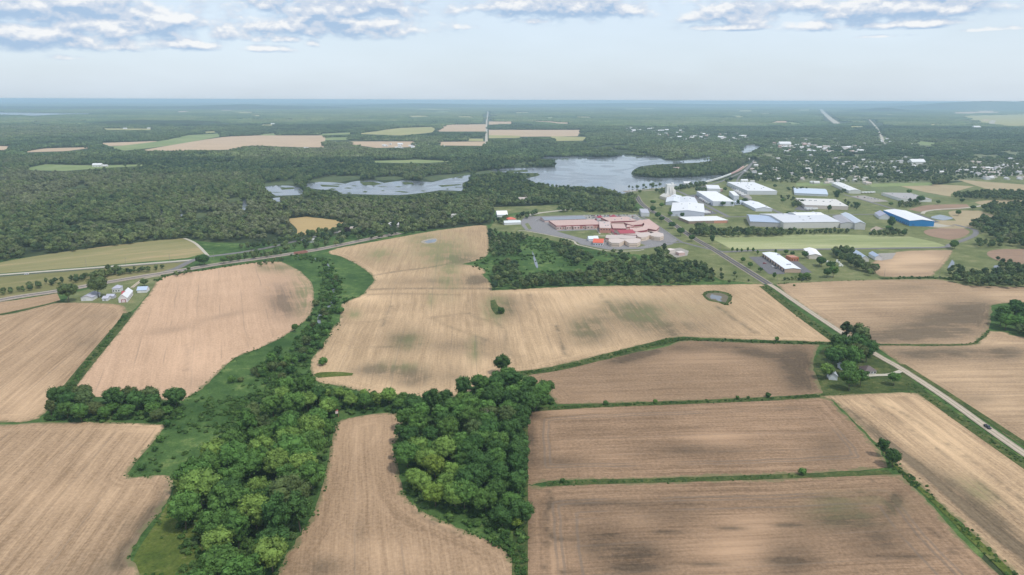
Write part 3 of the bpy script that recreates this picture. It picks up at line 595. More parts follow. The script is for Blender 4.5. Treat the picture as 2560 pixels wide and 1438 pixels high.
m_pond = water_mat("pond_water", (0.15, 0.165, 0.185), 0.06, 0.02)
LAKE = [(1222, 427), (1257, 422), (1330, 420), (1387, 419), (1389, 398), (1327, 396), (1377, 392), (1450, 392), (1521, 394), (1560, 388), (1588, 390), (1640, 393), (1661, 400), (1700, 403), (1740, 398), (1780, 392), (1782, 404), (1700, 409), (1640, 412), (1598, 418), (1580, 430), (1585, 440), (1640, 446), (1720, 444), (1800, 438), (1812, 441), (1770, 455), (1700, 465), (1655, 470), (1610, 474), (1556, 479), (1503, 465), (1400, 462), (1340, 455), (1303, 445), (1348, 439), (1341, 433), (1270, 432)]
LAKE_VIS = [LAKE]
sheet("lake_water", [(x, y + (6 if y > 440 and x < 1600 else 0)) for x, y in LAKE], 0.34, m_lake, n=4, corner=60)
sheet("river_water", [(1843, 376), (1860, 366), (1882, 362), (1905, 366), (1890, 376), (1855, 384), (1841, 384)], 0.34, m_lake, n=4)
m_reeds = grass_mat("reed_bed", (0.062, 0.09, 0.04), (0.098, 0.122, 0.054), (0.14, 0.155, 0.07), 0.01, 0.05, fine=0.2)
REEDS = [[(645, 463), (690, 455), (730, 453), (745, 459), (700, 465), (668, 469)], [(765, 452), (830, 442), (900, 440), (905, 446), (850, 455), (790, 457)], [(935, 444), (990, 441), (1020, 446), (990, 451), (940, 451)], [(1050, 445), (1090, 439), (1178, 433), (1180, 439), (1130, 447), (1080, 453)], [(930, 402), (1050, 399), (1150, 404), (1080, 409), (960, 408)], [(1180, 432), (1240, 424), (1262, 424), (1240, 431), (1190, 437)], [(470, 545), (500, 532), (530, 536), (500, 546)], [(560, 500), (600, 492), (610, 498), (575, 508)], [(150, 470), (210, 462), (230, 468), (170, 474)], [(330, 558), (380, 552), (390, 558), (340, 563)], [(1280, 408), (1340, 404), (1345, 408), (1290, 412)], [(700, 415), (780, 411), (790, 414), (705, 418)], [(520, 405), (580, 402), (585, 405), (525, 408)]]
for pts in REEDS: sheet("marsh_land", pts, 0.24, m_reeds, n=4)
m_town = grass_mat("town_ground", (0.10, 0.125, 0.055), (0.19, 0.20, 0.11), (0.34, 0.32, 0.27), 0.012, 0.03, fine=0.2)
TOWN = [(1540, 318), (1680, 318), (1900, 345), (2300, 340), (2800, 380), (2800, 450), (2400, 452), (2150, 464), (1900, 464), (1860, 440), (1900, 400), (1830, 366), (1560, 336)]
sheet("town_land", TOWN, 0.05, m_town, corner=20)
for pts in ([(1930, 366), (2160, 358), (2165, 374), (1960, 380)], [(1560, 322), (1650, 320), (1650, 331), (1565, 334)], [(1690, 331), (1860, 340), (1870, 352), (1760, 350)], [(2440, 416), (2560, 410), (2560, 436), (2450, 440)]):
    sheet("town_pavement", pts, 0.22, m_pave, n=3)
MARSH_W = [[(660, 470), (690, 464), (735, 466), (765, 476), (750, 488), (690, 490)], [(755, 461), (800, 455), (850, 458), (880, 466), (842, 477), (780, 472)], [(850, 466), (880, 455), (930, 450), (960, 458), (1010, 451), (1080, 456), (1120, 447), (1176, 437), (1174, 450), (1156, 460), (1160, 478), (1100, 476), (1060, 482), (1000, 488), (930, 487), (855, 485), (842, 476)],
           [(445, 534), (452, 522), (456, 536), (472, 541), (450, 542)], [(398, 534), (408, 524), (412, 530), (402, 537)], [(603, 512), (612, 498), (622, 506), (614, 524), (606, 528)], [(680, 496), (700, 494), (705, 504), (690, 505)], [(640, 500), (650, 496), (652, 506), (644, 510)]]
for pts in MARSH_W: sheet("marsh_water", pts, 0.34, m_pond, n=4)
for pts in ([(900, 456), (930, 455), (955, 460), (935, 464), (908, 463)], [(1005, 456), (1030, 457), (1035, 461), (1010, 462)], [(1095, 464), (1150, 461), (1150, 463), (1105, 468)], [(800, 462), (850, 465), (845, 468), (805, 467)], [(1262, 428), (1318, 425), (1320, 430), (1275, 431)], [(1300, 437), (1345, 433), (1345, 440), (1310, 441)], [(700, 470), (735, 469), (735, 473), (705, 475)]):
    sheet("marsh_land", pts, 0.40, m_verge, n=4)
_rs = np.random.RandomState(12)
for _ in range(26):     # reed islands that break up the shallow arm
    x_ = _rs.uniform(668, 1165); y_ = _rs.uniform(452, 484) - max(0, x_ - 1050) * .12; w_ = _rs.uniform(7, 34); h_ = _rs.uniform(.8, 2.6)
    sheet("marsh_land", [(x_, y_), (x_ + w_ * .4, y_ - h_), (x_ + w_, y_ - h_ * .2), (x_ + w_ * .6, y_ + h_ * .6)], 0.43, m_reeds, n=3)
sheet("lake_water", [(-200, 281), (0, 281), (81, 282), (151, 284), (230, 283.5), (255, 284), (144, 287), (81, 289.5), (0, 286.5), (-200, 287)], 0.34, m_lake, n=4)
for pts in ([(2326, 544), (2351, 537), (2383, 546), (2357, 552)], [(2368, 671), (2380, 650), (2386, 658), (2384, 672)], [(2484, 666), (2498, 664), (2494, 684), (2488, 684)], [(1330, 628), (1336, 640), (1345, 664), (1343, 672), (1338, 664), (1333, 645)]):
    sheet("pond_water", pts, 0.34, m_pond, n=4)
m_mud = plain("mud", (0.13, 0.11, 0.07), 0.8, 0.2, 0.2)
sheet("pond_land", [(1757, 738), (1765, 729), (1790, 727), (1820, 733), (1830, 745), (1822, 758), (1812, 764), (1795, 757), (1770, 752)], 0.30, m_verge, n=4)
sheet("pond_land", [(1764, 740), (1772, 734), (1800, 733), (1820, 742), (1814, 757), (1800, 754), (1778, 750)], 0.33, m_mud, n=4)
sheet("pond_water", [(1775, 742), (1780, 736), (1788, 739), (1802, 741), (1805, 745), (1800, 749), (1806, 755), (1796, 754), (1788, 748), (1778, 748)], 0.36, m_pond, n=4)
sheet("pond_land", [(1052, 605), (1070, 598), (1090, 596), (1094, 602), (1085, 609), (1062, 610)], 0.30, m_grav, n=4)
sheet("pond_water", [(1060, 605), (1075, 600), (1090, 599), (1088, 605), (1070, 609)], 0.34, m_pond, n=4)
sheet("weed_land", [(784, 938), (800, 932), (850, 931), (884, 934), (880, 940), (830, 943), (795, 946)], 0.30, m_weed, n=4)
sheet("weed_land", [(1226, 752), (1238, 750), (1244, 764), (1262, 776), (1258, 786), (1240, 788), (1228, 772)], 0.30, m_verge, n=4)
STREAM = [(745, 640), (760, 646), (790, 648), (812, 655), (822, 672), (820, 690), (832, 700), (842, 712), (834, 722), (836, 740), (828, 760), (800, 790), (796, 820), (780, 850), (760, 880), (740, 905), (700, 915), (686, 922), (684, 935), (670, 960)]
strip("stream_water", STREAM, [3.0] * 115 if False else 3.2, 0.30, m_pond)
sheet("pond_water", [(682, 918), (690, 917), (693, 926), (688, 936), (684, 932)], 0.33, m_pond, n=4)

# hills on the skyline
m_hill = grass_mat("hill_forest", (0.028, 0.045, 0.022), (0.05, 0.072, 0.033), (0.075, 0.095, 0.045), 0.006, 0.03)
def hill(px0, px1, ybase, hpx, depth):
    ybase += 8 if ybase < 280 else 4
    a = gp(px0, ybase); b = gp(px1, ybase); c = (a + b) / 2; L = np.linalg.norm(b - a); ang = math.atan2(b[1] - a[1], b[0] - a[0])
    H = hpx * np.linalg.norm(c) / FPX; nx, ny = 60, 14; vs, fs = [], []
    rs = np.random.RandomState(int(px0) + 5000); ph = rs.uniform(0, 6.28, 6)
    for j in range(ny + 1):
        for i in range(nx + 1):
            u, v = i / nx * 2 - 1, j / ny * 2 - 1
            w = max(0, 1 - u * u) ** 0.8 * max(0, 1 - v * v)
            ridge = 0.72 + 0.16 * math.sin(3.1 * u + ph[0]) + 0.1 * math.sin(7.7 * u + ph[1] + 1.5 * v) + 0.05 * math.sin(17 * u + ph[2]) + 0.03 * math.sin(41 * u + ph[3] + 9 * v)
            x, y = u * L / 2, v * depth / 2
            vs.append((c[0] + x * math.cos(ang) - y * math.sin(ang), c[1] + x * math.sin(ang) + y * math.cos(ang), H * w * ridge - 1.0))
    for j in range(ny):
        for i in range(nx):
            k = j * (nx + 1) + i; fs.append((k, k + 1, k + nx + 2, k + nx + 1))
    mesh_obj("hill", vs, fs, m_hill, smooth=True, kind='structure')
hill(2140, 2250, 271, 9, 1500); hill(2290, 2760, 266, 17, 6000); hill(180, 640, 306, 10, 900); hill(300, 900, 262, 8, 7000); hill(-200, 500, 262, 5, 7000); hill(800, 1400, 258, 7, 8000); hill(1250, 2100, 257, 8, 8000); hill(1850, 2700, 258, 8, 8000); hill(2480, 2800, 256, 12, 6000)
# ------------------------------------------------------------------ trees
def ico(sub):
    bm = bmesh.new(); bmesh.ops.create_icosphere(bm, subdivisions=sub, radius=1.0)
    v = np.array([tuple(x.co) for x in bm.verts]); f = [tuple(q.index for q in x.verts) for x in bm.faces]; bm.free()
    return v, f
ICO1, ICO2 = ico(1), ico(2)

def blob_tree(rs, H, D, nl, nleaf, leaf, sub=ICO1, low=0.28, core=0.9, oval=1.0, lobe=0.21):
    """crown of leafy lobes. returns verts, faces, tint"""
    V, F, T = [], [], []; n0 = 0
    C, Rr = [], []
    for i in range(nl):
        # lobes spread over the crown's volume, more of them outside and on top
        for _ in range(30):
            d = rs.normal(size=3); d /= np.linalg.norm(d); d[2] = d[2] * 0.8 + 0.22
            q = rs.uniform(0.35, 1.0) ** 0.5
            r = D * lobe * rs.uniform(0.55, 1.3)
            zc = H * low + (H * (1 - low)) / 2
            c = np.array([d[0] * (D / 2 - r * .8) * q, d[1] * (D / 2 - r * .8) * q, zc + d[2] * (H * (1 - low) / 2 - r * 0.7) * q * oval])
            if all(np.linalg.norm(c - c2) > 0.62 * max(r, r2) for c2, r2 in zip(C, Rr)): break
        C.append(c); Rr.append(r)
    C = np.array(C); Rr = np.array(Rr)
    for c, r in zip(C, Rr):
        tb = 0.5 + rs.uniform(-0.16, 0.16)
        v = sub[0] * (r * core) * (1 + rs.uniform(-0.16, 0.16, (len(sub[0]), 1))) * np.array([1, 1, 0.88]) + c
        V.append(v); F += [tuple(k + n0 for k in f) for f in sub[1]]; T.append(np.full(len(v), tb - 0.05)); n0 += len(v)
        m = max(4, int(nleaf / nl))
        d = rs.normal(size=(m, 3)); d[:, 2] = d[:, 2] * 0.8 + 0.25; d /= np.linalg.norm(d, axis=1)[:, None]
        p = c + d * np.array([1, 1, .9]) * r * np.where(rs.rand(m, 1) < .3, rs.uniform(1.0, 1.38, (m, 1)), rs.uniform(0.84, 1.14, (m, 1)))
        ok = np.ones(m, bool)
        for c2, r2 in zip(C, Rr):
            if c2 is not c: ok &= (np.linalg.norm(p - c2, axis=1) > r2 * 0.8)
        p, d = p[ok], d[ok]; m = len(p)
        if not m: continue
        nn = d + rs.normal(size=(m, 3)) * 0.45; nn /= np.linalg.norm(nn, axis=1)[:, None]
        a = np.cross(nn, rs.normal(size=(m, 3))); a /= np.linalg.norm(a, axis=1)[:, None]; b = np.cross(nn, a)
        s = leaf * rs.uniform(0.55, 1.25, (m, 1)); s2 = s * rs.uniform(0.5, 0.9, (m, 1))
        q = np.stack([p - a * s - b * s2 * .3, p + b * s2 * -.9 + nn * s * .15, p + a * s - b * s2 * .2, p + b * s2], 1).reshape(-1, 3)
        V.append(q); F += [(n0 + 4 * k, n0 + 4 * k + 1, n0 + 4 * k + 2, n0 + 4 * k + 3) for k in range(m)]
        T.append(np.repeat(tb + rs.uniform(-0.22, 0.22, m), 4)); n0 += 4 * m
    return np.concatenate(V), F, np.concatenate(T)

def mesh_data(name, V, F, mat, tint):
    me = bpy.data.meshes.new(name); me.from_pydata([tuple(v) for v in V], [], F); me.materials.append(mat)
    a = me.attributes.new('tint', 'FLOAT', 'POINT'); a.data.foreach_set('value', np.asarray(tint, np.float32)); me.update()
    return me

m_leaf = leaf_mat("tree_leaves", (1, 1, 1), True, 0.62)
m_wood = leaf_mat("forest_leaves", (0.093, 0.137, 0.054), False, 0.7)
m_reed = leaf_mat("undergrowth_leaves", (0.050, 0.105, 0.026), False, 0.6)
m_bark = plain("bark", (0.13, 0.105, 0.08), 0.9, 0.2, 1.5)
m_dead = plain("dead_wood", (0.30, 0.26, 0.23), 0.9, 0.15, 1.5)

def trunk_mesh(rs, H, r, n=4):
    mb = MB(); top = Vector((rs.uniform(-.4, .4), rs.uniform(-.4, .4), H * 0.62))
    mb.tube((0, 0, -0.3), top * 0.5, r, r * .75); mb.tube(top * 0.5, top, r * .75, r * .3)
    for i in range(n):
        a = 6.28 * i / n + rs.uniform(0, 1); z = H * rs.uniform(0.25, 0.42)
        mb.tube((0, 0, z), (math.cos(a) * H * .2, math.sin(a) * H * .2, z + H * .2), r * .42, r * .12, 6)
    me = bpy.data.meshes.new("trunk"); me.from_pydata(mb.v, [], mb.f); me.materials.append(m_bark); return me

NOM = 14.0
CROWNS = []
for k in range(7):
    rs = np.random.RandomState(100 + k)
    V, F, T = blob_tree(rs, NOM, NOM * rs.uniform(0.92, 1.1), 30 + 4 * k, 3200, 0.46, ICO1, 0.2, 0.88, lobe=(.17, .135, .15, .125, .16, .14, .18)[k])
    CROWNS.append((mesh_data("crown", V, F, m_leaf, T), trunk_mesh(rs, NOM, 0.32)))
for k in range(2):   # taller, narrower crowns
    rs = np.random.RandomState(150 + k)
    V, F, T = blob_tree(rs, NOM * 1.2, NOM * 0.72, 26, 2000, 0.5, ICO1, 0.12, 0.9, lobe=0.19)
    CROWNS.append((mesh_data("crown", V, F, m_leaf, T), trunk_mesh(rs, NOM * 1.2, 0.3)))
SHRUBS = []
for k in range(4):
    rs = np.random.RandomState(170 + k)
    V, F, T = blob_tree(rs, 4.0, 5.0, 9, 520, 0.4, ICO1, 0.0, 0.9, lobe=0.24)
    SHRUBS.append((mesh_data("foliage", V, F, m_leaf, T), trunk_mesh(rs, 3.0, 0.08)))

def proto(name, meshes, child):
    root = link(bpy.data.objects.new(name, None))
    c = link(bpy.data.objects.new(child, meshes[0])); c.parent = root
    t = link(bpy.data.objects.new("trunk" if child == "crown" else "stem", meshes[1])); t.parent = root
    return root
USED = {}
TONES = {'bright': ((0.150, 0.235, 0.055), 'bright green'), 'mid': ((0.084, 0.165, 0.040), 'mid green'), 'dark': ((0.053, 0.114, 0.032), 'dark green'),
         'olive': ((0.088, 0.118, 0.042), 'olive green'), 'lime': ((0.15, 0.215, 0.04), 'yellow green'), 'grey': ((0.088, 0.125, 0.046), 'grey green'), 'purple': ((0.035, 0.022, 0.026), 'dark purple')}
N_TREE = [0]
def tree(X, Y, size, tone, label, group=None, kind=None, name="broadleaf_tree", cat="tree", table=None, child="crown", nominal=NOM):
    table = table or CROWNS
    k = kind if kind is not None else (rng.choice((7, 8)) if table is CROWNS and rng.random() < .13 else rng.randrange(len(table) - (2 if table is CROWNS else 0)))
    key = (name, k)
    s = size / nominal
    if key not in USED:
        root = proto(name, table[k], child); kids = list(root.children); USED[key] = (root, kids)
    else:
        src, k0 = USED[key]; root = src.copy(); COL.objects.link(root); kids = []
        for ch in k0:
            c = ch.copy(); COL.objects.link(c); c.parent = root; kids.append(c)
    root.location = (X, Y, 0); root.rotation_euler = (rng.uniform(-.06, .06), rng.uniform(-.06, .06), rng.uniform(0, 6.28)); root.scale = (s * rng.uniform(.88, 1.1), s * rng.uniform(.88, 1.1), s * rng.uniform(0.88, 1.16))
    base = TONES[tone][0]; j = rng.uniform(0.86, 1.16)
    for c in kids: c.color = (base[0] * j * rng.uniform(.93, 1.07), base[1] * j, base[2] * j, 1)
    tag(root, label, cat, group); N_TREE[0] += 1
    return root

def poisson(poly_px, spacing, seed, jitter=0.9, world=None):
    P = np.array([gp(*q) for q in poly_px]) if world is None else world
    rs = np.random.RandomState(seed); lo, hi = P.min(0), P.max(0)
    cand = rs.uniform(lo, hi, (int((hi - lo).prod() / spacing ** 2 * 9) + 60, 2))
    cand = cand[inside(cand[:, 0], cand[:, 1], P)]
    out, grid = [], {}
    for c in cand:
        g = (int(c[0] // spacing), int(c[1] // spacing)); s = spacing * rs.uniform(0.8, 1.1)
        if all((c[0] - q[0]) ** 2 + (c[1] - q[1]) ** 2 > s * s for i in (-1, 0, 1) for j in (-1, 0, 1) for q in grid.get((g[0] + i, g[1] + j), ())):
            out.append(c); grid.setdefault(g, []).append(c)
    return out

def size_word(s): return 'tall' if s > 17 else 'medium sized' if s > 12.5 else 'small'
ZONES = [  # base outline, spacing, size range, tones, where
    ([(690, 1012), (640, 1068), (600, 1110), (800, 1110), (838, 1080), (842, 1060), (800, 1005), (740, 985)], 12, (12, 18), ['mid'] * 5 + ['bright'] * 2 + ['grey', 'dark'], "at the belt's head"),
    ([(600, 1110), (560, 1140), (520, 1195), (790, 1195), (806, 1150), (800, 1110)], 12.2, (14, 19), ['bright'] * 4 + ['mid'] * 4 + ['grey'], "in the belt beside the meadow"),
    ([(520, 1195), (482, 1245), (455, 1290), (772, 1290), (780, 1240), (790, 1195)], 13, (15, 21), ['mid'] * 5 + ['bright'] * 4 + ['dark'] * 2, "in the belt's thick middle"),
    ([(455, 1290), (450, 1352), (510, 1388), (706, 1390), (757, 1332), (772, 1290)], 13.2, (15, 21), ['mid'] * 5 + ['dark'] * 2 + ['bright'] * 3 + ['olive'], "in the belt near the bank"),
    ([(510, 1388), (498, 1430), (485, 1500), (475, 1580), (640, 1580), (670, 1470), (706, 1390)], 14, (16, 22), ['mid'] * 4 + ['bright'] * 2 + ['dark'] * 2, "at the belt's near tip"),
    ([(795, 1003), (850, 1000), (930, 1005), (995, 1012), (1000, 1026), (900, 1028), (850, 1036), (836, 1045)], 9.5, (8, 12), ['bright'] * 3 + ['mid'] * 3, "in the low tree row"),
    ([(1005, 1040), (1060, 1015), (1110, 1012), (1160, 1004), (1215, 974), (1250, 958), (1300, 958), (1355, 985), (1388, 1010), (1330, 1042), (1170, 1055), (1010, 1062)], 9.8, (11, 16), ['dark'] * 5 + ['mid'] * 3, "at the grove's top end"),
    ([(1010, 1062), (1170, 1055), (1310, 1045), (1305, 1150), (1000, 1150), (1000, 1110)], 10.2, (11, 16), ['dark'] * 5 + ['mid'] * 4 + ['grey'], "among the grove's dead trees"),
    ([(1003, 1150), (1120, 1150), (1150, 1290), (1100, 1272), (1040, 1245), (1012, 1225)], 10, (11, 16), ['bright'] * 5 + ['lime'] + ['mid'] * 2, "in the grove by the funnel field"),
    ([(1120, 1150), (1306, 1150), (1303, 1330), (1260, 1325), (1195, 1310), (1150, 1290)], 10.2, (11, 16), ['dark'] * 5 + ['mid'] * 4, "in the grove by the striped field"),
    ([(150, 1012), (250, 1010), (330, 1012), (400, 1014), (450, 1018), (458, 1036), (330, 1032), (200, 1030), (140, 1030)], 10.5, (12, 16), ['dark'] * 5 + ['grey'] * 2, "in the small wood's back row"),
    ([(130, 1040), (200, 1036), (330, 1036), (456, 1036), (458, 1050), (400, 1056), (250, 1056), (120, 1058)], 9, (8, 12), ['olive'] * 3 + ['mid'] * 4, "in the small wood's front row"),
    ([(2052, 912), (2085, 885), (2130, 878), (2172, 885), (2192, 912), (2150, 925), (2090, 928)], 11, (13, 18), ['mid'] * 4 + ['dark'] * 3 + ['olive'], "round the roadside farmhouse"),
    ([(2490, 800), (2530, 775), (2590, 770), (2590, 850), (2540, 838), (2495, 818)], 12, (12, 16), ['dark'] * 4 + ['mid'] * 2, "in the wood beyond the gravel road"),
]
EDGES = [("on its meadow side", "on its mottled field side"), ("on its meadow side", "on its funnel field side"), ("on its bare field side", "on its funnel field side"), ("on its bank side", "on its funnel field side"), ("on its bank side", "on its funnel field side"), ("towards the stream belt", "towards the grove"), ("on its tree row side", "on its dark field side"), ("on its funnel field side", "on its striped field side"), ("on its outer edge", "on its inner edge"), ("on its inner edge", "on its outer edge"), ("at the ditch", "at the meadow"), ("at the ditch", "at the meadow"), ("on the shed side", "on the road side"), ("at the field", "farther in")]
def spans(poly, y):
    xs = []
    for i in range(len(poly)):
        (xa, ya), (xb, yb) = poly[i], poly[(i + 1) % len(poly)]
        if (ya > y) != (yb > y): xs.append(xa + (xb - xa) * (y - ya) / (yb - ya))
    return (min(xs), max(xs)) if xs else (min(p[0] for p in poly), max(p[0] for p in poly))
for zi, (poly, sp, (s0, s1), tones, where) in enumerate(ZONES):
    for X, Y in poisson(poly, sp, 40 + zi):
        s = rng.uniform(s0, s1); tn = rng.choice(tones)
        px_, _y = to_px(X, Y); lo_, hi_ = spans(poly, float(_y)); f_ = (float(px_) - lo_) / max(hi_ - lo_, 1)
        ea, eb = EDGES[zi]; sub_ = ea if f_ < .33 else eb if f_ > .67 else "in its core"
        tree(X, Y, s, tn, f"{size_word(s)} {TONES[tn][1]} tree {where}, {sub_}", "trees " + where)

LONE = [((1256, 938), 14.5, 'dark', "lone dark spreading tree standing at the field corner above the square grove"), ((2206, 1142), 9, 'dark', "bushy dark tree on the hedge line, the upper of two above the long ditch"), ((2230, 1168), 10.5, 'dark', "bushy dark tree on the hedge line, the lower of two above the long ditch"),
        ((2234, 963), 11, 'mid', "single green tree where the farmhouse driveway meets the gravel road"), ((2122, 975), 14, 'mid', "green tree standing on the lawn in front of the farmhouse clump"), ((2150, 966), 12, 'mid', "green tree on the lawn nearest the pale driveway"), ((2066, 948), 12, 'bright', "bright rounded tree against the white shed by the farmhouse"), ((2118, 942), 14, 'mid', "leafy tree between the white garage and the dark roofed house"),
        ((246, 744), 23, 'grey', "largest spreading grey green tree on the railway farm behind the white house"), ((172, 755), 19, 'grey', "broad round tree at the far end of the railway farmyard by the track lane"), ((362, 716), 9, 'grey', "low rounded tree on the lawn above the blue roofed farm shed"),
        ((512, 664), 14, 'dark', "dark tree in the wedge between highway and railway"), ((500, 664), 12, 'dark', "dark bushy tree at the highway junction beside the railway"), ((560, 660), 10, 'mid', "pale green tree hard against the railway embankment"), ((1290, 1322), 8.5, 'lime', "small yellow green tree at the grove corner beside the striped field"),
        ((868, 590), 12, 'purple', "dark purple leaved tree among the roadside houses"), ((1008, 1006), 8, 'mid', "small green tree sticking out of the row below the mottled field"), ((536, 1345), 11, 'lime', "yellow green tree on the weedy side of the stream belt"), ((1005, 1110), 12, 'dark', "dark tree leaning out of the square grove over the funnel field"), ((738, 830), 7, 'mid', "small tree alone on the green bank below the pinkish field"), ((1218, 660), 8, 'mid', "small tree at the notch of the upper mottled field")]
for (x, y), s, tn, lab in LONE: X, Y = gp(x, y); tree(X, Y, s, tn, lab)

PARK = [("beside the tall white grain tower", [(1632, 513), (1654, 520)]), ("along the main road opposite the long prison yard", [(1632, 533), (1645, 548), (1654, 556), (1680, 572), (1701, 591), (1729, 604), (1780, 610)]), ("in front of the big white plant below the grain tower", [(1675, 541), (1705, 546), (1717, 538)]),
        ("along the wall of the white L-shaped warehouse", [(1807, 516), (1829, 515), (1845, 514), (1862, 510)]), ("on the lawn before the beige flat roofed factory", [(2072, 530), (1956, 508), (1971, 544), (2141, 520)]), ("near the far white warehouses", [(1937, 471), (1812, 480), (2091, 503), (2272, 487)]),
        ("before the low building with the greyish roof", [(2345, 512), (2299, 508), (2288, 511), (2227, 516), (2404, 508), (2432, 526)]), ("near the bright blue warehouse", [(2227, 574), (2258, 591), (2395, 540), (2220, 578)]), ("at the bend of the curved park road", [(2386, 622), (2381, 624)]),
        ("around the white office with the dark car park", [(1875, 671), (1900, 681), (1857, 658), (1935, 699), (1965, 637), (1981, 641), (2011, 647)]), ("in the meadow between office and blue sheds", [(2053, 668), (2048, 664), (2077, 676), (2083, 694), (2188, 684), (2066, 695), (2000, 702), (2016, 700)])]
for wi, (where, pts) in enumerate(PARK):
    for x, y in pts:
        X, Y = gp(x, y); s = rng.uniform(9, 13); s = 18 if (x, y) in ((2091, 503), (2227, 574), (2299, 508)) else s; s = 7 if 1850 < x < 2010 and y > 630 else s
        tn = rng.choice(['dark', 'dark', 'mid']); tree(X, Y, s, tn, f"{size_word(s)} {TONES[tn][1]} tree {where}", "trees " + where)
for x, y in [(1830, 631), (1842, 632), (1854, 632), (1869, 631), (1882, 632), (1893, 638), (1939, 635)]:
    X, Y = gp(x, y); tree(X, Y, 5.5, 'mid', "small young street tree in the row along the park road", "young street trees along the park road", kind=7)
N_BIG = N_TREE[0]

def shrub(x, y, s, tone, label, group=None, world=None):
    X, Y = gp(x, y) if world is None else world
    return tree(X, Y, s, tone, label, group, name="shrub", cat="shrub", table=SHRUBS, child="foliage", nominal=5.0)
SW = np.array([gp(*q) for q in smooth_px(STREAM, False, 6, 180)])
rs = np.random.RandomState(5)
for part, (a, b, n, s0, s1) in {"by the upper bends of the stream": (18, 60, 34, 3, 6.5), "thick along the lower stream below the pinkish field": (60, len(SW) - 1, 60, 4, 9)}.items():
    for _ in range(n):
        q = SW[rs.randint(a, b)] + rs.normal(size=2) * (5 if a < 40 else 11); s = rs.uniform(s0, s1); tn = rng.choice(['dark', 'dark', 'mid', 'olive'])
        shrub(0, 0, s, tn, f"{'large' if s > 6 else 'low'} {TONES[tn][1]} shrub {part}", "shrubs " + part, world=q)
for x, y, s, lab in [(1941, 852, 4, "dark shrub in the ditch below the mottled field"), (1920, 994, 4.5, "rounded shrub standing up from the thin hedge above the striped field"), (1843, 998, 3, "low shrub in the thin hedge left of the rounded one"), (1870, 997, 2.6, "tiny shrub in the thin hedge next to the rounded one"), (1514, 1013, 4, "dark shrub at the start of the thin hedge near the grove"), (1638, 1009, 3.6, "dark shrub midway along the thin hedge"), (2004, 1188, 5, "round green shrub alone on the grass strip between striped fields"), (1407, 1207, 3, "small shrub at the grove end of the grass strip"),
                     (580, 957, 7, "dark spreading shrub alone in the meadow"), (592, 1142, 3, "dark little shrub in the light meadow"), (388, 1128, 4, "pale shrub on the meadow edge by the bare field"), (402, 1105, 5, "leafy shrub higher up the meadow edge by the bare field"), (355, 1175, 5, "shrub at the meadow corner touching the bare field"), (418, 1068, 6, "shrub at the top of the meadow edge beside the small wood"), (1985, 716, 3, "shrub where the tarmac turns to gravel"), (1252, 784, 8, "dark round shrub in the weedy hollow of the mottled field")]:
    shrub(x, y, s, rng.choice(['mid', 'dark']), lab)

# bare dead trees
mb = MB(); rs = np.random.RandomState(9)
mb.tube((0, 0, -.3), (0.2, 0.1, 6), 0.3, 0.2); mb.tube((0.2, 0.1, 6), (0.1, -.2, 12), 0.2, 0.05)
dead_me = [None, None]
tm = MB(); tm.raw(mb.v, mb.f); bm_ = MB()
for i in range(26):
    a = rs.uniform(0, 6.28); z = rs.uniform(3.5, 11.5); L = (13 - z) * rs.uniform(.3, .55); p = Vector((0.15, 0, z)); q = p + Vector((math.cos(a) * L, math.sin(a) * L, L * rs.uniform(.5, 1.0)))
    bm_.tube(p, q, 0.12, 0.03, 5)
    for _ in range(3):
        t = rs.uniform(.4, 1); w = p.lerp(q, t); bm_.tube(w, w + Vector(rs.normal(size=3)) * 0.7 + Vector((0, 0, .7)), 0.06, 0.02, 4)
dp = thing("dead_tree", "bare grey dead tree at the near end of the row in the square grove", "tree")
d1 = tm.build("trunk", m_dead, dp); d2 = bm_.build("branches", m_dead, dp)
for i, (x, y, s, lab) in enumerate([(1108, 1085, 1.1, "bare grey dead tree, first of the row among the dark grove trees"), (1168, 1083, 1.15, "bare grey dead tree with the widest crown in the middle of the grove"), (1190, 1080, 1.0, "thin bare dead tree close beside the widest one"), (1220, 1078, 1.2, "tall bare dead tree towards the striped field"), (1275, 1095, .95, "bare dead tree at the grove edge by the striped field"), (745, 1235, 0.9, "bare grey tree on the funnel field side of the stream belt")]):
    if i == 0: o = dp
    else:
        o = dp.copy(); COL.objects.link(o)
        for c in (d1, d2): c2 = c.copy(); COL.objects.link(c2); c2.parent = o
    X, Y = gp(x, y); o.location = (X, Y, 0); o.scale = (s, s, s); o.rotation_euler = (0, 0, i * 1.3); tag(o, lab, "tree")
# ------------------------------------------------------------------ buildings
GLASS = plain("window_glass", (0.04, 0.05, 0.06), 0.2, 0.1, spec=0.5)
HOUSE_FOOT = []     # kept clear of forest trees
def frame_of(A, B, C=None, depth=None):
    a, b = gp(*A), gp(*B); u = b - a; w = np.linalg.norm(u); u = u / w
    if C is not None:                       # the longer of the two visible walls sets the direction
        ac = gp(*C) - a; L = np.linalg.norm(ac)
        if L > w * 1.15: v = ac / L; u = np.array([v[1], -v[0]]); w = float((b - a) @ u)
    v = np.array([-u[1], u[0]])
    if C is not None: depth = float((gp(*C) - a) @ v)
    return a, w, depth, math.atan2(u[1], u[0])

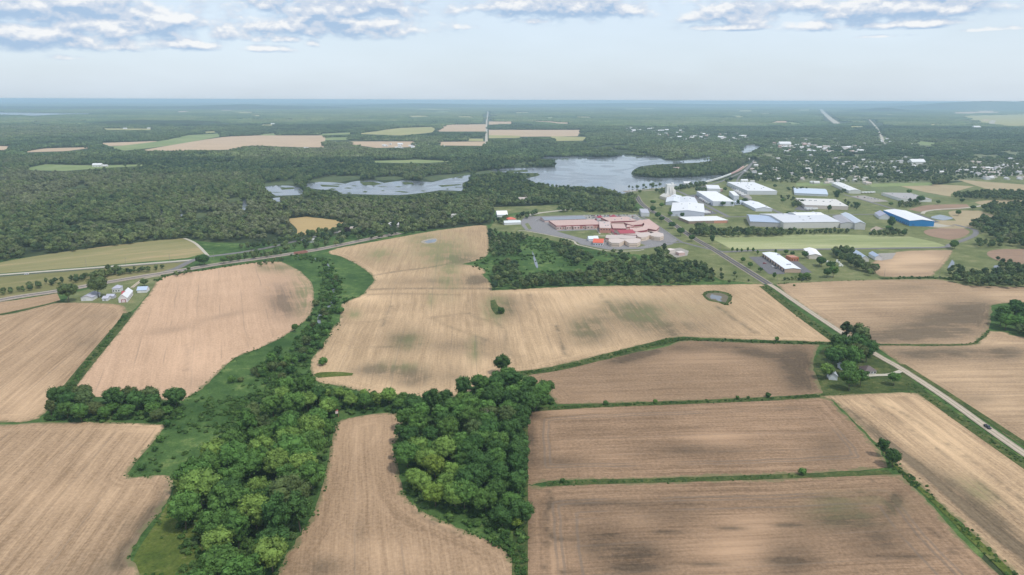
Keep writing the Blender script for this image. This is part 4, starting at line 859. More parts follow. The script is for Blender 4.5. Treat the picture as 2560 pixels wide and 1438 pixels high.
def building(name, label, cat, A, B, C=None, depth=None, h=5.0, roof='flat', wall=(.6, .6, .6), top=(.6, .6, .6), rise=None, group=None, doors=(), windows=(), vents=0, band=None, over=0.4):
    """A, B: foot of the wall that faces the viewer; C: foot of the corner behind A. roof: flat / gx (ridge along AB) / gy (ridge away) / hip"""
    a, w, d, ang = frame_of(A, B, C, depth)
    t = thing(name, label, cat, (a[0], a[1], 0), ang, group)
    HOUSE_FOOT.append(((a + gp(*B)) / 2, max(w, d)))
    mw, mr = paint(wall), paint(top, 0.5)
    rise = rise if rise is not None else (min(w, d) * 0.28 if roof != 'flat' else 0.5)
    m = MB(); o = over
    r = MB()
    if roof == 'flat':
        m.box(0, 0, 0, w, d, h)
        r.box(-.12, -.12, h + .003, w + .12, d + .12, h + .35)
        r.box(.35, .35, h + .353, w - .35, d - .35, h + .38)
    else:
        m.box(0, 0, 0, w, d, h)
        if roof == 'gy':
            m.raw([(0, 0, h), (w, 0, h), (w / 2, 0, h + rise), (0, d, h), (w, d, h), (w / 2, d, h + rise)], [(0, 1, 2), (4, 3, 5)])
            k = rise / (w / 2)
            for s_ in (0, 1):
                x0, x1 = (-o, w / 2) if s_ == 0 else (w + o, w / 2); z0 = h - o * k
                q = [(x0, -o, z0), (x1, -o, h + rise), (x1, d + o, h + rise), (x0, d + o, z0)]
                r.raw([(x, y, z + .02) for x, y, z in q] + [(x, y, z + .3) for x, y, z in q], [(0, 1, 2, 3), (7, 6, 5, 4), (0, 4, 5, 1), (1, 5, 6, 2), (2, 6, 7, 3), (3, 7, 4, 0)])
        elif roof == 'gx':
            m.raw([(0, 0, h), (0, d, h), (0, d / 2, h + rise), (w, 0, h), (w, d, h), (w, d / 2, h + rise)], [(1, 0, 2), (3, 4, 5)])
            k = rise / (d / 2)
            for s_ in (0, 1):
                y0, y1 = (-o, d / 2) if s_ == 0 else (d + o, d / 2); z0 = h - o * k
                q = [(-o, y0, z0), (w + o, y0, z0), (w + o, y1, h + rise), (-o, y1, h + rise)]
                r.raw([(x, y, z + .02) for x, y, z in q] + [(x, y, z + .3) for x, y, z in q], [(3, 2, 1, 0), (4, 5, 6, 7), (0, 1, 5, 4), (1, 2, 6, 5), (2, 3, 7, 6), (3, 0, 4, 7)])
        else:
            i = min(w, d) / 2
            q = [(-o, -o, h), (w + o, -o, h), (w + o, d + o, h), (-o, d + o, h)]
            top2 = [(i, d / 2, h + rise), (w - i, d / 2, h + rise)] if w >= d else [(w / 2, i, h + rise), (w / 2, d - i, h + rise)]
            f = [(0, 1, 5, 4), (2, 3, 4, 5), (1, 2, 5), (3, 0, 4)] if w >= d else [(0, 1, 4), (2, 3, 5), (1, 2, 5, 4), (3, 0, 4, 5)]
            r.raw(q + top2, f + [(3, 2, 1, 0)])
    m.build("wall", mw, t); r.build("roof", mr, t)
    if band:
        b = MB(); z0, z1, bc = band
        b.box(-.15, -.15, z0, w + .15, 0, z1); b.box(-.15, .003, z0, -.01, d + .15, z1); b.box(w + .01, .003, z0, w + .15, d + .15, z1); b.build("wall_band", paint(bc), t)
    def on(face, s0, s1, z0, z1, dep=.08):
        m2 = MB()
        if face == 'f': m2.box(s0, -dep, z0, s1, 0.02, z1)
        elif face == 'l': m2.box(-dep, s0, z0, .02, s1, z1)
        elif face == 'r': m2.box(w - .02, s0, z0, w + dep, s1, z1)
        return m2
    for face, s0, s1, z0, z1, c in doors: on(face, s0, s1, z0, z1).build("door", paint(c), t)
    for face, n, z0, z1, ww in windows:
        L = w if face == 'f' else d
        for i in range(n):
            c = L * (i + .5) / n; on(face, c - ww / 2, c + ww / 2, z0, z1).build("window", GLASS, t)
    rz = h + (.39 if roof == 'flat' else rise * .55)
    for i in range(vents):
        x, y = w * rng.uniform(.12, .88), d * rng.uniform(.1, .9)
        if roof == 'gy': rz = h + rise * (1 - abs(x - w / 2) / (w / 2)) + .1
        if roof == 'gx': rz = h + rise * (1 - abs(y - d / 2) / (d / 2)) + .1
        m2 = MB(); m2.box(x, y, rz - .3, x + rng.uniform(1.5, 3), y + rng.uniform(1.5, 3), rz + rng.uniform(.9, 1.5)); m2.build("roof_vent", paint((.42, .43, .45)), t)
    return t

def prism(name, label, cat, pts, h, wall, top, group=None, band=None, n=1):
    """flat-roofed block on a free outline (feet of its walls)"""
    P = np.array([gp(*p) for p in pts]); o = P.mean(0); Q = P - o
    if sum(Q[i][0] * Q[(i + 1) % len(Q)][1] - Q[(i + 1) % len(Q)][0] * Q[i][1] for i in range(len(Q))) < 0: Q = Q[::-1]
    t = thing(name, label, cat, (o[0], o[1], 0), 0, group); N = len(Q)
    def ring(k, z0, z1, mat, nm, cap):
        c = Q * k
        vs = [(*q, z0) for q in c] + [(*q, z1) for q in c]
        fs = [(i, (i + 1) % N, N + (i + 1) % N, N + i) for i in range(N)]
        if cap:
            tri = tessellate_polygon([[Vector((q[0], q[1], 0)) for q in c]])
            for a, b, e in tri:
                cr = (c[b][0] - c[a][0]) * (c[e][1] - c[a][1]) - (c[b][1] - c[a][1]) * (c[e][0] - c[a][0])
                f = (a, b, e) if cr > 0 else (a, e, b); fs.append(tuple(N + i for i in f)); fs.append(tuple(f[::-1]))
        return mesh_obj(nm, vs, fs, mat, t)
    ring(1.0, 0, h, paint(wall), "wall", False); ring(1.008, h - .02, h + .5, paint(top, .6), "roof", True)
    if band: ring(1.006, band[0], band[1], paint(band[2]), "wall_band", True)
    return t

WHITE, OFFW, GREYW, BEIGE = (.70, .70, .71), (.70, .69, .66), (.58, .60, .66), (.62, .55, .46)
PINKW, REDB, RROOF, DKRED = (.56, .40, .34), (.50, .235, .19), (.52, .10, .075), (.27, .055, .07)
BLUEG = (.36, .43, .54)
# railway farm
building("barn", "long white roofed barn with dark red trim on the railway farm", "barn", (297, 757.5), (319, 756), (312, 739), h=4.6, roof='gy', wall=(.74, .68, .68), top=WHITE, rise=3.6, doors=[('f', 2.4, 6.6, 0, 3.4, (.30, .06, .07))], windows=[('r', 5, 1.5, 2.8, 1.0)])
t_ = bpy.data.objects["barn"]; m_ = MB(); W_ = 9.2
m_.raw([(1.0, 9, 5.4), (1.0, 15, 5.4), (4.4, 9.0, 8.32), (4.4, 15, 8.32), (1.6, 12, 9.3), (4.5, 12, 9.3)], [(0, 4, 1), (0, 2, 5, 4), (1, 4, 5, 3), (0, 1, 3, 2)]); m_.build("roof_dormer", paint((.42, .07, .09)), t_)
m_ = MB(); m_.box(3.0, -.16, .2, 6.0, -.09, 2.9); m_.build("door_panel", paint((.72, .58, .60)), t_)
building("farmhouse", "pale grey roofed white house between large tree and barn", "house", (281, 732), (301, 731), depth=10, h=4.5, roof='hip', wall=WHITE, top=(.42, .42, .50), rise=2.6, windows=[('f', 3, 1.2, 2.6, 1.2)])
building("garage", "long low white garage with lavender grey roof on the railway farm", "garage", (203, 753), (231, 752.5), (224, 741), h=3.4, roof='gy', wall=WHITE, top=(.42, .41, .47), rise=2.2, doors=[('f', 2, 5, 0, 2.6, (.6, .6, .62))])
building("shed", "small white and grey shed between garage and barn", "shed", (256, 753), (270, 752.5), depth=9, h=2.6, roof='gx', wall=WHITE, top=(.46, .46, .52), doors=[('f', 2, 3.4, 0, 2, (.3, .3, .33))])
building("shed", "small grey roofed lean-to behind the little white shed", "shed", (266, 747.5), (285, 747), depth=6, h=2.6, roof='gx', wall=(.5, .5, .54), top=(.46, .46, .54))
building("shed", "pale blue roofed shed at the edge of the pinkish field", "shed", (343, 733), (367, 732), depth=10, h=3, roof='gx', wall=(.7, .7, .7), top=(.42, .50, .62), doors=[('f', 1, 4, 0, 2.4, (.8, .8, .78))])
# roadside farmhouse
building("shed", "white gabled shed with grey roof under the bright rounded tree", "shed", (2072, 950), (2092, 950), (2063, 931), h=3.4, roof='gy', wall=WHITE, top=(.40, .42, .46), rise=2.2, doors=[('f', 1.2, 3.6, 0, 2.4, (.66, .68, .7))])
building("garage", "little white garage half hidden among the farmhouse trees", "garage", (2104, 926), (2116, 925.5), depth=6, h=3, roof='gy', wall=WHITE, top=(.5, .52, .55), doors=[('f', .6, 2.6, 0, 2.2, (.55, .57, .6))])
building("farmhouse", "low farmhouse with dark brown roof beside the pale driveway", "house", (2163, 936), (2190, 935.5), depth=9, h=2.8, roof='hip', wall=(.55, .5, .46), top=(.13, .10, .095), rise=2.6, windows=[('f', 4, .9, 2.0, 1.2)], doors=[('f', 5.4, 6.4, 0, 2.1, (.7, .7, .7))])
# industrial park
t = thing("grain_tower", "tall white concrete grain tower above the white plants", "grain elevator", (*gp(1666, 497), 0), EW)
m_ = MB(); m_.box(0, 0, 0, 15, 13, 30); m_.build("tower_block", paint(OFFW), t)
m_ = MB(); m_.box(15.003, 1, 0, 20, 12, 18); m_.build("tower_annex", paint((.66, .63, .58)), t)
m_ = MB(); m_.box(11, 3, 30.003, 15, 10, 32.5); m_.build("roof_house", paint(OFFW), t)
for i in range(3): m_ = MB(); m_.tube((7 + i * 3.2, -.9, 0), (7 + i * 3.2, -.9, 24), 1.4, 1.4, 14); m_.build("silo", paint((.64, .61, .56)), t, True)
IND = "buildings of the industrial park"
building("warehouse", "low beige elevator shed at the foot of the grain tower", "warehouse", (1649, 497), (1664, 501), depth=18, h=6, roof='gx', wall=BEIGE, top=(.6, .57, .52), group=IND)
building("warehouse", "grey white plant wing directly below the grain tower", "warehouse", (1664, 513), (1702, 512), (1668, 496), h=6, roof='gy', wall=GREYW, top=(.64, .66, .70), rise=3, group=IND, vents=3)
building("warehouse", "light grey plant wing towards the industrial road", "warehouse", (1704, 518), (1745, 518), (1697, 501), h=6.5, roof='gy', wall=GREYW, top=(.62, .63, .66), rise=2.5, group=IND, vents=2)
building("warehouse", "broad white roofed plant below the grain tower nearest the main road", "warehouse", (1677, 541), (1760, 539.5), (1681, 519), h=9, roof='gy', wall=(.66, .68, .76), top=WHITE, rise=3, group=IND, vents=4, doors=[('f', 8, 12, 0, 4, (.5, .5, .55)), ('f', 50, 54, 0, 4, (.5, .5, .55))])
building("warehouse", "very white warehouse with trucks parked along its shaded side", "warehouse", (1782, 515), (1832, 513.5), (1741, 488.5), h=9, roof='flat', wall=(.62, .64, .70), top=(.76, .76, .76), group=IND, windows=[('l', 12, 1, 3.8, 3.2)])
building("warehouse", "white warehouse extension with courtyard notch", "warehouse", (1834, 501), (1846, 500.5), (1822, 489), h=9.6, roof='flat', wall=(.62, .64, .70), top=(.76, .76, .76), group=IND)
building("warehouse", "pale blue grey office wing of the very white warehouse", "warehouse", (1832.3, 513.3), (1871, 510.5), depth=14, h=6, roof='flat', wall=(.50, .56, .66), top=(.54, .60, .70), group=IND, windows=[('f', 6, 1.5, 3.5, 3)])
building("warehouse", "white gabled hall running away beside the second park road", "warehouse", (1889, 529), (1927, 528), (1856, 512), h=5.5, roof='gy', wall=(.66, .67, .72), top=(.74, .75, .79), rise=3, group=IND, vents=2)
building("warehouse", "longest white roofed warehouse at the back of the park", "warehouse", (1868, 487), (1938, 486), (1817, 464), h=8.5, roof='flat', wall=(.62, .63, .64), top=WHITE, group=IND, vents=12, windows=[('l', 10, 1, 3, 2.5)])
building("warehouse", "small white block near the lake railway", "warehouse", (1768, 480), (1800, 479.5), (1764, 470.5), h=7.5, roof='flat', wall=(.70, .70, .72), top=WHITE, group=IND)
building("warehouse", "tiny salmon annex of the small white block", "warehouse", (1800.5, 479.5), (1807, 479.2), depth=14, h=6, roof='flat', wall=(.55, .36, .30), top=(.7, .6, .56), group=IND)
building("warehouse", "low warehouse with pale blue roof behind the beige factory", "warehouse", (1986, 488), (2066, 485.5), (1983, 474.5), h=4.5, roof='gx', wall=(.62, .64, .68), top=(.50, .57, .66), group=IND, rise=3)
building("factory", "flat beige factory with pinkish walls and pale roof", "factory", (2012, 522), (2110, 519.5), (1988, 504), h=7, roof='flat', wall=(.60, .52, .46), top=(.64, .61, .57), group=IND, vents=10, doors=[('f', -1, 14, .1, 3.5, (.74, .74, .74))])
building("factory", "long blue grey roofed factory end behind the tree hedge", "factory", (1875, 566), (1960, 564), (1866, 548), h=8, roof='gx', wall=(.48, .46, .46), top=(.37, .44, .56), group=IND, rise=4)
building("factory", "big factory hall with light grey roof and off-white wall", "factory", (1958, 572), (2098, 570), (1912, 549), h=10, roof='gx', wall=(.62, .60, .56), top=(.58, .59, .62), group=IND, rise=4.5, vents=8)
building("factory", "white roof monitor block rising from the big factory hall", "factory", (1990, 560), (2060, 559), depth=30, h=14.5, roof='gx', wall=(.6, .6, .6), top=(.72, .72, .73), group=IND, rise=2, vents=3)
building("factory", "grey roofed link hall at the end of the big factory", "factory", (2100, 571), (2138, 572), (2080, 552), h=8, roof='gy', wall=(.6, .58, .55), top=(.34, .33, .35), group=IND, rise=3)
building("factory", "off-white end hall with bluish roof beside the salmon lot", "factory", (2136, 574), (2160, 573.5), (2100, 549), h=10, roof='gy', wall=(.58, .56, .53), top=(.50, .54, .60), group=IND, rise=3)
building("office_building", "low brick fronted office with white roof behind the hedge", "office", (1722, 560), (1820, 557.5), (1722, 548.5), h=4.5, roof='flat', wall=(.30, .22, .17), top=(.73, .72, .70), group=IND, doors=[('f', 45, 68, 0.1, 4.2, (.58, .27, .19))])
building("blue_warehouse", "bright blue walled warehouse with wide white roof", "warehouse", (2273, 565.5), (2325, 563.5), (2207, 538), h=9, roof='gy', wall=(.02, .21, .50), top=(.72, .72, .73), rise=2.2, doors=[('f', 4, 8, 0, 4, (.03, .17, .40)), ('l', 20, 26, 0, 4, (.03, .15, .36))], windows=[('l', 14, .6, 2.8, 2.2)])
building("warehouse", "white and lilac lean-to against the blue warehouse", "warehouse", (2198, 548.5), (2222, 548), (2186, 539), h=5, roof='gy', wall=WHITE, top=(.40, .40, .50), group=IND)
building("warehouse", "low white walled building with wide greyish roof", "warehouse", (2252, 504), (2319, 502.5), (2203, 488), h=5.5, roof='flat', wall=(.72, .71, .68), top=(.36, .335, .32), group=IND, vents=5)
building("warehouse", "long white ribbed warehouse beyond the pale parking lot", "warehouse", (2122, 484), (2145, 482), (2079, 464), h=6.5, roof='gy', wall=(.68, .67, .63), top=(.70, .70, .68), rise=2.6, group=IND, vents=4)
building("office_building", "white roofed office with brick end wall beside the dark car park", "office", (1962, 682), (1999, 681), (1905, 641), h=4.6, roof='gy', wall=(.56, .40, .31), top=(.72, .74, .78), rise=1.2, windows=[('l', 9, .5, 3.4, 4.2)], vents=3, group=IND)
building("shed", "orange red block building behind the white roofed office", "shed", (1977, 654), (1996, 653.5), depth=14, h=5, roof='flat', wall=(.46, .17, .09), top=(.46, .20, .13), windows=[('f', 3, 1, 3, 1.2)], group=IND)
building("warehouse", "white gabled hall alone on the lawn beyond the office", "warehouse", (2022, 647.5), (2051, 646.5), (2008, 631), h=5, roof='gy', wall=(.72, .64, .56), top=(.80, .77, .77), rise=2, group=IND)
building("shed", "blue roofed shed behind the diagonal tree line", "shed", (2151, 654), (2169, 653), (2129, 638.5), h=4.5, roof='gy', wall=(.68, .66, .60), top=(.42, .49, .60), group=IND)
building("shed", "blue and white shed beside the brown plot", "shed", (2187, 651), (2202, 650), (2171, 641), h=4.5, roof='gy', wall=WHITE, top=(.38, .45, .56), group=IND)
for i, (x, y) in enumerate([(2068, 656), (2078, 658), (2092, 656), (2097, 658.5), (2101, 662), (2099, 666.5), (2105, 666), (2093, 653), (2087, 659)]):
    X, Y = gp(x, y); m_ = MB(); m_.box(-1.1, -.9, 0, 1.1, .9, 1.5, 0, .1); m_.box(-1.2, -1.0, 1.503, 1.2, 1.0, 1.7, 0, .3)
    o = m_.build("white_box", paint((.85, .85, .8))); o.location = (X, Y, .3); o.rotation_euler = (0, 0, i * .8); tag(o, "small white box standing loose on the grass between office hall and diagonal tree line", "box", "white boxes on the grass")
building("shed", "white shed alone in the green clearing behind the prison", "shed", (1243, 543.5), (1269, 543), depth=22, h=4.5, roof='gx', wall=WHITE, top=(.84, .84, .84))
building("gatehouse", "red roofed white gatehouse outside the prison corner", "gatehouse", (1266, 556), (1291, 555), depth=14, h=4.5, roof='hip', wall=OFFW, top=(.62, .15, .10), rise=3)
building("shed", "long low white shed beside the red roofed gatehouse", "shed", (1261, 563), (1302, 561.5), depth=10, h=3.6, roof='gx', wall=WHITE, top=(.62, .65, .66))
building("shed", "grey white block by the road end of the prison car park", "shed", (1603, 541.5), (1623, 541), (1598, 531), h=6.5, roof='flat', wall=(.62, .62, .62), top=(.42, .42, .47))
# prison
PR = "buildings of the prison"
building("prison_block", "long prison block with slate blue roof along the yard edge", "prison building", (1362, 556.5), (1466, 552.5), (1362, 549), h=3.6, roof='gx', wall=(.62, .46, .41), top=(.235, .255, .29), rise=2.0, group=PR, doors=[('f', 50, 53, 0, 3, DKRED), ('f', 56, 59, 0, 3, DKRED), ('f', 90, 93, 0, 3, DKRED)])
building("prison_block", "longest pink prison block under one dark red roof line", "prison building", (1390, 574.5), (1506, 571), (1388, 561), h=6.4, roof='flat', wall=PINKW, top=(.52, .35, .30), group=PR, band=(4.7, 6.2, DKRED), windows=[('f', 16, 1.6, 3.2, 1.6)], doors=[('f', 1, 10, .1, 4.4, REDB), ('f', 34, 44, .1, 4.4, REDB), ('f', 60, 72, .1, 5, (.60, .36, .30))])
for x0, x1, y in ((1392, 1404, 575.5), (1416, 1428, 575), (1434, 1450, 574.5), (1466, 1484, 573.5)):
    building("prison_block", f"pale pink bay projecting from the longest pink prison block", "prison building", (x0, y), (x1, y - .4), depth=6, h=4.6, roof='flat', wall=(.60, .44, .38), top=(.56, .44, .40), group="projecting bays of the longest prison block", windows=[('f', 2, 2, 4, 1.5)])
building("prison_hall", "tall brick red prison hall standing free in the middle", "prison building", (1499, 583), (1527, 582), (1497, 566), h=8, roof='flat', wall=(.52, .25, .20), top=(.56, .43, .39), group=PR, vents=3, windows=[('f', 4, 5, 6.4, 2)])
building("prison_block", "prison wing with dark red roof behind the brick hall", "prison building", (1524, 562), (1592, 559.5), (1520, 551), h=5.2, roof='flat', wall=PINKW, top=(.53, .36, .31), group=PR, band=(3.4, 5.1, DKRED), vents=3)
building("prison_block", "short prison wing with dark red front by the covered walk", "prison building", (1532, 579), (1564, 577.5), (1528, 568), h=5, roof='flat', wall=PINKW, top=(.53, .36, .31), group=PR, band=(3, 4.9, DKRED))
prism("prison_block", "dark red edged prison wing in the upper far corner", "prison building", [(1560, 566), (1588, 563), (1600, 558), (1612, 562), (1604, 570), (1580, 572)], 5.6, PINKW, (.52, .35, .30), PR, (3.4, 5.5, DKRED))
prism("prison_block", "bow shaped prison wing with dark red band", "prison building", [(1574, 578), (1590, 580), (1606, 576), (1612, 568), (1626, 574), (1616, 584), (1590, 588), (1576, 584)], 5.4, PINKW, (.55, .38, .33), PR, (3.2, 5.3, DKRED))
prism("prison_block", "wide pinkish roofed prison wing along the perimeter road", "prison building", [(1604, 559), (1622, 556), (1648, 576), (1640, 584), (1618, 580)], 5.2, PINKW, (.53, .35, .30), PR, (3.6, 5.1, DKRED))
prism("prison_block", "low pink prison wing before the bow shaped one", "prison building", [(1556, 588), (1580, 586), (1604, 590), (1628, 588), (1640, 592), (1600, 596), (1560, 594)], 4.6, (.60, .47, .40), (.52, .41, .37), PR, (3.4, 4.5, DKRED))
building("prison_block", "prison wing with the brightest red roof edge in the middle", "prison building", (1550, 594), (1588, 592.5), (1546, 586), h=6, roof='gx', wall=(.60, .47, .40), top=(.36, .06, .08), rise=3, group=PR)
prism("cell_house", "front beige prison cell house bent like a shallow bow", "prison building", [(1521, 613), (1529, 617.5), (1548, 618.5), (1561, 611.5), (1573, 618.5), (1592, 618.5), (1601, 614), (1601, 608), (1586, 605), (1561, 608.5), (1538, 605), (1522, 608)], 5.6, (.68, .56, .45), (.55, .46, .41), PR, (2.3, 3.1, (.42, .33, .26)))
prism("cell_house", "beige prison cell house by the car park corner", "prison building", [(1594, 601), (1603, 603.5), (1614, 602), (1624, 597.5), (1636, 601.5), (1650, 602.5), (1659, 599), (1657, 593), (1642, 590.5), (1623, 593), (1605, 591.5), (1592, 596)], 5.4, (.68, .56, .45), (.54, .45, .40), PR, (2.3, 3.1, (.42, .33, .26)))
prism("cell_house", "beige cell house with dark red roof edge behind the front one", "prison building", [(1513, 605), (1526, 608), (1548, 606), (1560, 608), (1588, 606), (1590, 600), (1568, 599), (1545, 598), (1516, 598)], 6, (.68, .57, .46), (.50, .42, .38), PR, (4.6, 5.9, DKRED))
building("shed", "white flat hut in the prison yard", "shed", (1472, 603.5), (1496, 603), depth=11, h=3.4, roof='gx', wall=WHITE, top=(.66, .72, .78))
building("shed", "orange red roofed hut with white walls in the prison yard", "shed", (1482, 614), (1508, 613), (1486, 604.5), h=4.2, roof='gx', wall=WHITE, top=(.62, .12, .065), rise=3.2, windows=[('f', 4, 1, 2.4, 2)])
for x0, x1, y, lab in ((1494, 1509, 550.5, "small dark red roofed hut at the prison car park, nearer the slate roof"), (1527, 1544, 549, "small dark red roofed hut at the prison car park, farther from the slate roof")):
    building("shed", lab, "shed", (x0, y), (x1, y - .4), depth=10, h=4, roof='hip', wall=OFFW, top=(.30, .045, .07), rise=3.4)
for x0, y0, x1, y1, hh, c, lab in ((1655, 638, 1668, 637, 4, (.45, .14, .10), "red walled hut at the corner of the service yard"), (1668, 636, 1688, 632, 4.5, (.6, .55, .5), "pale canopied hall in the service yard"), (1697, 640, 1712, 639, 4, (.60, .42, .38), "pinkish flat hut in the service yard")):
    building("shed", lab, "shed", (x0, y0), (x1, y1), depth=9, h=hh, roof='flat', wall=c, top=(.68, .58, .54))
prism("covered_walk", "dark red roofed covered walk running down the prison yard", "covered walk", [(1524, 578), (1529, 577), (1551, 600), (1545, 601)], 3, PINKW, DKRED)
prism("prison_block", "flat salmon roofed link between the brick hall and the longest block", "prison building", [(1500, 569), (1524, 567), (1528, 562), (1506, 562)], 4.4, PINKW, (.56, .36, .32), PR)
prism("prison_block", "small salmon prison wing between the two dark red edged wings", "prison building", [(1566, 575), (1584, 573), (1588, 568), (1568, 569)], 4.2, PINKW, (.56, .38, .33), PR, (2.8, 4.1, DKRED))
prism("prison_block", "salmon roofed prison wing along the inner perimeter road", "prison building", [(1622, 588), (1640, 586), (1650, 590), (1644, 593), (1626, 592)], 4.6, (.62, .49, .42), (.55, .40, .35), PR)
# fence round the prison
FP = [(1317, 575), (1380, 586), (1432, 597), (1442, 606), (1458, 611), (1521, 623.5), (1607, 621.5), (1676, 611), (1690, 602), (1664, 582), (1620, 553)]
W = [gp(*p) for p in FP]; fo = W[4]
t = thing("wire_fence", "thin grey wire fence round the prison yard", "fence", (fo[0], fo[1], 0))
posts, k = [], 0
m_mesh = paint((.45, .45, .44))
rail_ = MB()
for i in range(len(W) - 1):
    a, b = W[i] - fo, W[i + 1] - fo; L = np.linalg.norm(b - a); n = max(1, int(L / 9))
    for z in (1.2, 2.4, 3.6): rail_.tube((*a, z), (*b, z), .05, .05, 4)
    for j in range(n):
        p = a + (b - a) * j / n; m_ = MB(); m_.tube((*p, 0), (*p, 3.9), .07, .07, 5); posts.append(m_)
rail_.build("wires", m_mesh, t)
for m_ in posts[:100]: m_.build("post", m_mesh, t)
# bridge, hunting hut, train
t = thing("rail_bridge", "rusty little railway bridge over the stream", "bridge", (*gp(752, 634), 0), dir_ang((740, 634), (765, 630)))
m_ = MB(); m_.box(-8, -1.5, 1.2, 8, 1.5, 1.7); m_.build("deck", paint((.30, .16, .13)), t)
for s_ in (-1, 1): m_ = MB(); m_.box(-9, s_ * 2 - .25, 0, 9, s_ * 2 + .25, 3.0); m_.build("girder", paint((.33, .15, .12)), t)
t = thing("hunting_stand", "small red and white box stand at the meadow end of the tree row", "hunting stand", (*gp(842, 1042), 0), .4)
m_ = MB(); m_.box(-.9, -.9, 2.6, .9, .9, 4.6); m_.build("cabin", paint((.72, .6, .58)), t)
m_ = MB(); m_.box(-1.1, -1.1, 4.603, 1.1, 1.1, 4.9, 0, .25); m_.build("roof", paint((.45, .10, .08)), t)
for a in (-1, 1):
    for b in (-1, 1): m_ = MB(); m_.tube((a * 1.0, b * 1.0, 0), (a * .8, b * .8, 2.6), .1, .1, 6); m_.build("leg", paint((.5, .18, .15)), t)
TR = np.array([gp(*q) for q in smooth_px([(1722, 468), (1770, 456.5), (1805, 446), (1838, 432.5), (1860, 418)], False, 20, 180)]); s = np.concatenate([[0], np.cumsum(np.linalg.norm(np.diff(TR, axis=0), axis=1))])
def at_s(x): return np.array([np.interp(x, s, TR[:, 0]), np.interp(x, s, TR[:, 1])])
t = thing("freight_train", "long freight train of white and pink wagons passing the lake", "train", (*TR[0], .6))
k = 4.0
while k + 18 < s[-1]:
    a, b = at_s(k), at_s(k + 16.5); m_ = MB(); L = np.linalg.norm(b - a)
    m_.box(-L / 2, -1.5, 1.0, L / 2, 1.5, 4.4); m_.box(-L / 2 + 1, -1.2, .2, -L / 2 + 3.5, 1.2, .99); m_.box(L / 2 - 3.5, -1.2, .2, L / 2 - 1, 1.2, .99)
    o = m_.build("wagon", paint((.74, .74, .72) if k < .56 * s[-1] else (.60, .38, .34)), t)
    c = (a + b) / 2 - TR[0]; o.location = (c[0], c[1], 0); o.rotation_euler = (0, 0, math.atan2(b[1] - a[1], b[0] - a[0])); k += 18

# small houses
def house_mesh(wc, rc, w, d, h):
    mb = MB(); mb.box(-w / 2, -d / 2, 0, w / 2, d / 2, h)
    r = d * .3; mb.raw([(-w / 2, -d / 2, h), (-w / 2, d / 2, h), (-w / 2, 0, h + r), (w / 2, -d / 2, h), (w / 2, d / 2, h), (w / 2, 0, h + r)], [(1, 0, 2), (3, 4, 5)])
    o = .4; k = r / (d / 2)
    for s_ in (-1, 1):
        q = [(-w / 2 - o, s_ * (d / 2 + o), h - o * k), (w / 2 + o, s_ * (d / 2 + o), h - o * k), (w / 2 + o, 0, h + r), (-w / 2 - o, 0, h + r)]
        mb.raw([(x, y, z + .02) for x, y, z in q] + [(x, y, z + .3) for x, y, z in q], [(0, 1, 2, 3), (7, 6, 5, 4), (0, 4, 5, 1), (1, 5, 6, 2), (2, 6, 7, 3), (3, 7, 4, 0)], 1)
    mb.box(w * .2, -.4, h + r * .4, w * .2 + .8, .4, h + r + .8, 0)
    for i in range(3): mb.box(-w / 2 + w * (i + .3) / 3, -d / 2 - .06, .9, -w / 2 + w * (i + .3) / 3 + 1.2, -d / 2 + .01, 2.1, 2)
    return mb
HP = []
for wc, rc, w, d, h in (((.64, .63, .60), (.50, .48, .46), 14, 9, 4.5), (WHITE, (.36, .34, .34), 13, 9, 5.5), ((.6, .55, .48), (.44, .38, .34), 15, 10, 3.6), ((.60, .58, .54), (.62, .61, .60), 16, 10, 4), ((.55, .36, .3), (.40, .30, .27), 14, 10, 5), (OFFW, (.68, .68, .68), 22, 12, 5)):
    mb = house_mesh(wc, rc, w, d, h); me = bpy.data.meshes.new("house"); me.from_pydata(mb.v, [], mb.f)
    for m_ in (paint(wc), paint(rc), GLASS): me.materials.append(m_)
    me.polygons.foreach_set('material_index', mb.mi); HP.append(me)
HOUSES = []
def house(x, y, kind, label, group, sc=1.0, rz=None):
    o = link(bpy.data.objects.new("house", HP[kind])); X, Y = gp(x, y); o.location = (X, Y, 0)
    o.rotation_euler = (0, 0, EW + rng.choice([0, 0, math.pi / 2]) + rng.uniform(-.1, .1) if rz is None else rz); sc *= .8; o.scale = (sc, sc, sc)
    tag(o, label, "house", group); HOUSES.append((X, Y, sc)); return o
rs = np.random.RandomState(21)
DIST = [((1560, 320, 1660, 332), 24, (3, 5), 1.5, "pale flat house in the shopping strip beyond the lake fields"), ((1640, 326, 1870, 352), 42, (0, 3, 4, 5), 1.3, "pale house in the far town quarter beyond the lake"), ((1925, 360, 2165, 384), 60, (0, 2, 3, 4, 5), 1.35, "pale building of the town centre beyond the lake arm"), ((1850, 385, 2190, 440), 44, (0, 1, 2, 3), 1.0, "small house under the trees between town centre and industrial park"),
        ((1930, 445, 2170, 462), 18, (0, 2, 3), 1.0, "house on the tree lined street behind the industrial park"), ((2190, 380, 2420, 440), 32, (0, 1, 2, 3), 1.0, "small house in the leafy eastern suburb"), ((2420, 400, 2560, 450), 34, (1, 2, 3), 1.1, "house on the new estate with pale streets"), ((2000, 345, 2300, 365), 22, (0, 3), 1.1, "tiny house at the far edge of the town"),
        ((960, 362, 1040, 374), 14, (0, 3, 5), 1.2, "farm building in the white hamlet between far fields"), ((1060, 362, 1130, 370), 7, (0, 3), 1.0, "small white house strung along the far field lane"), ((870, 585, 1000, 592), 0, (0,), 1.0, "")]
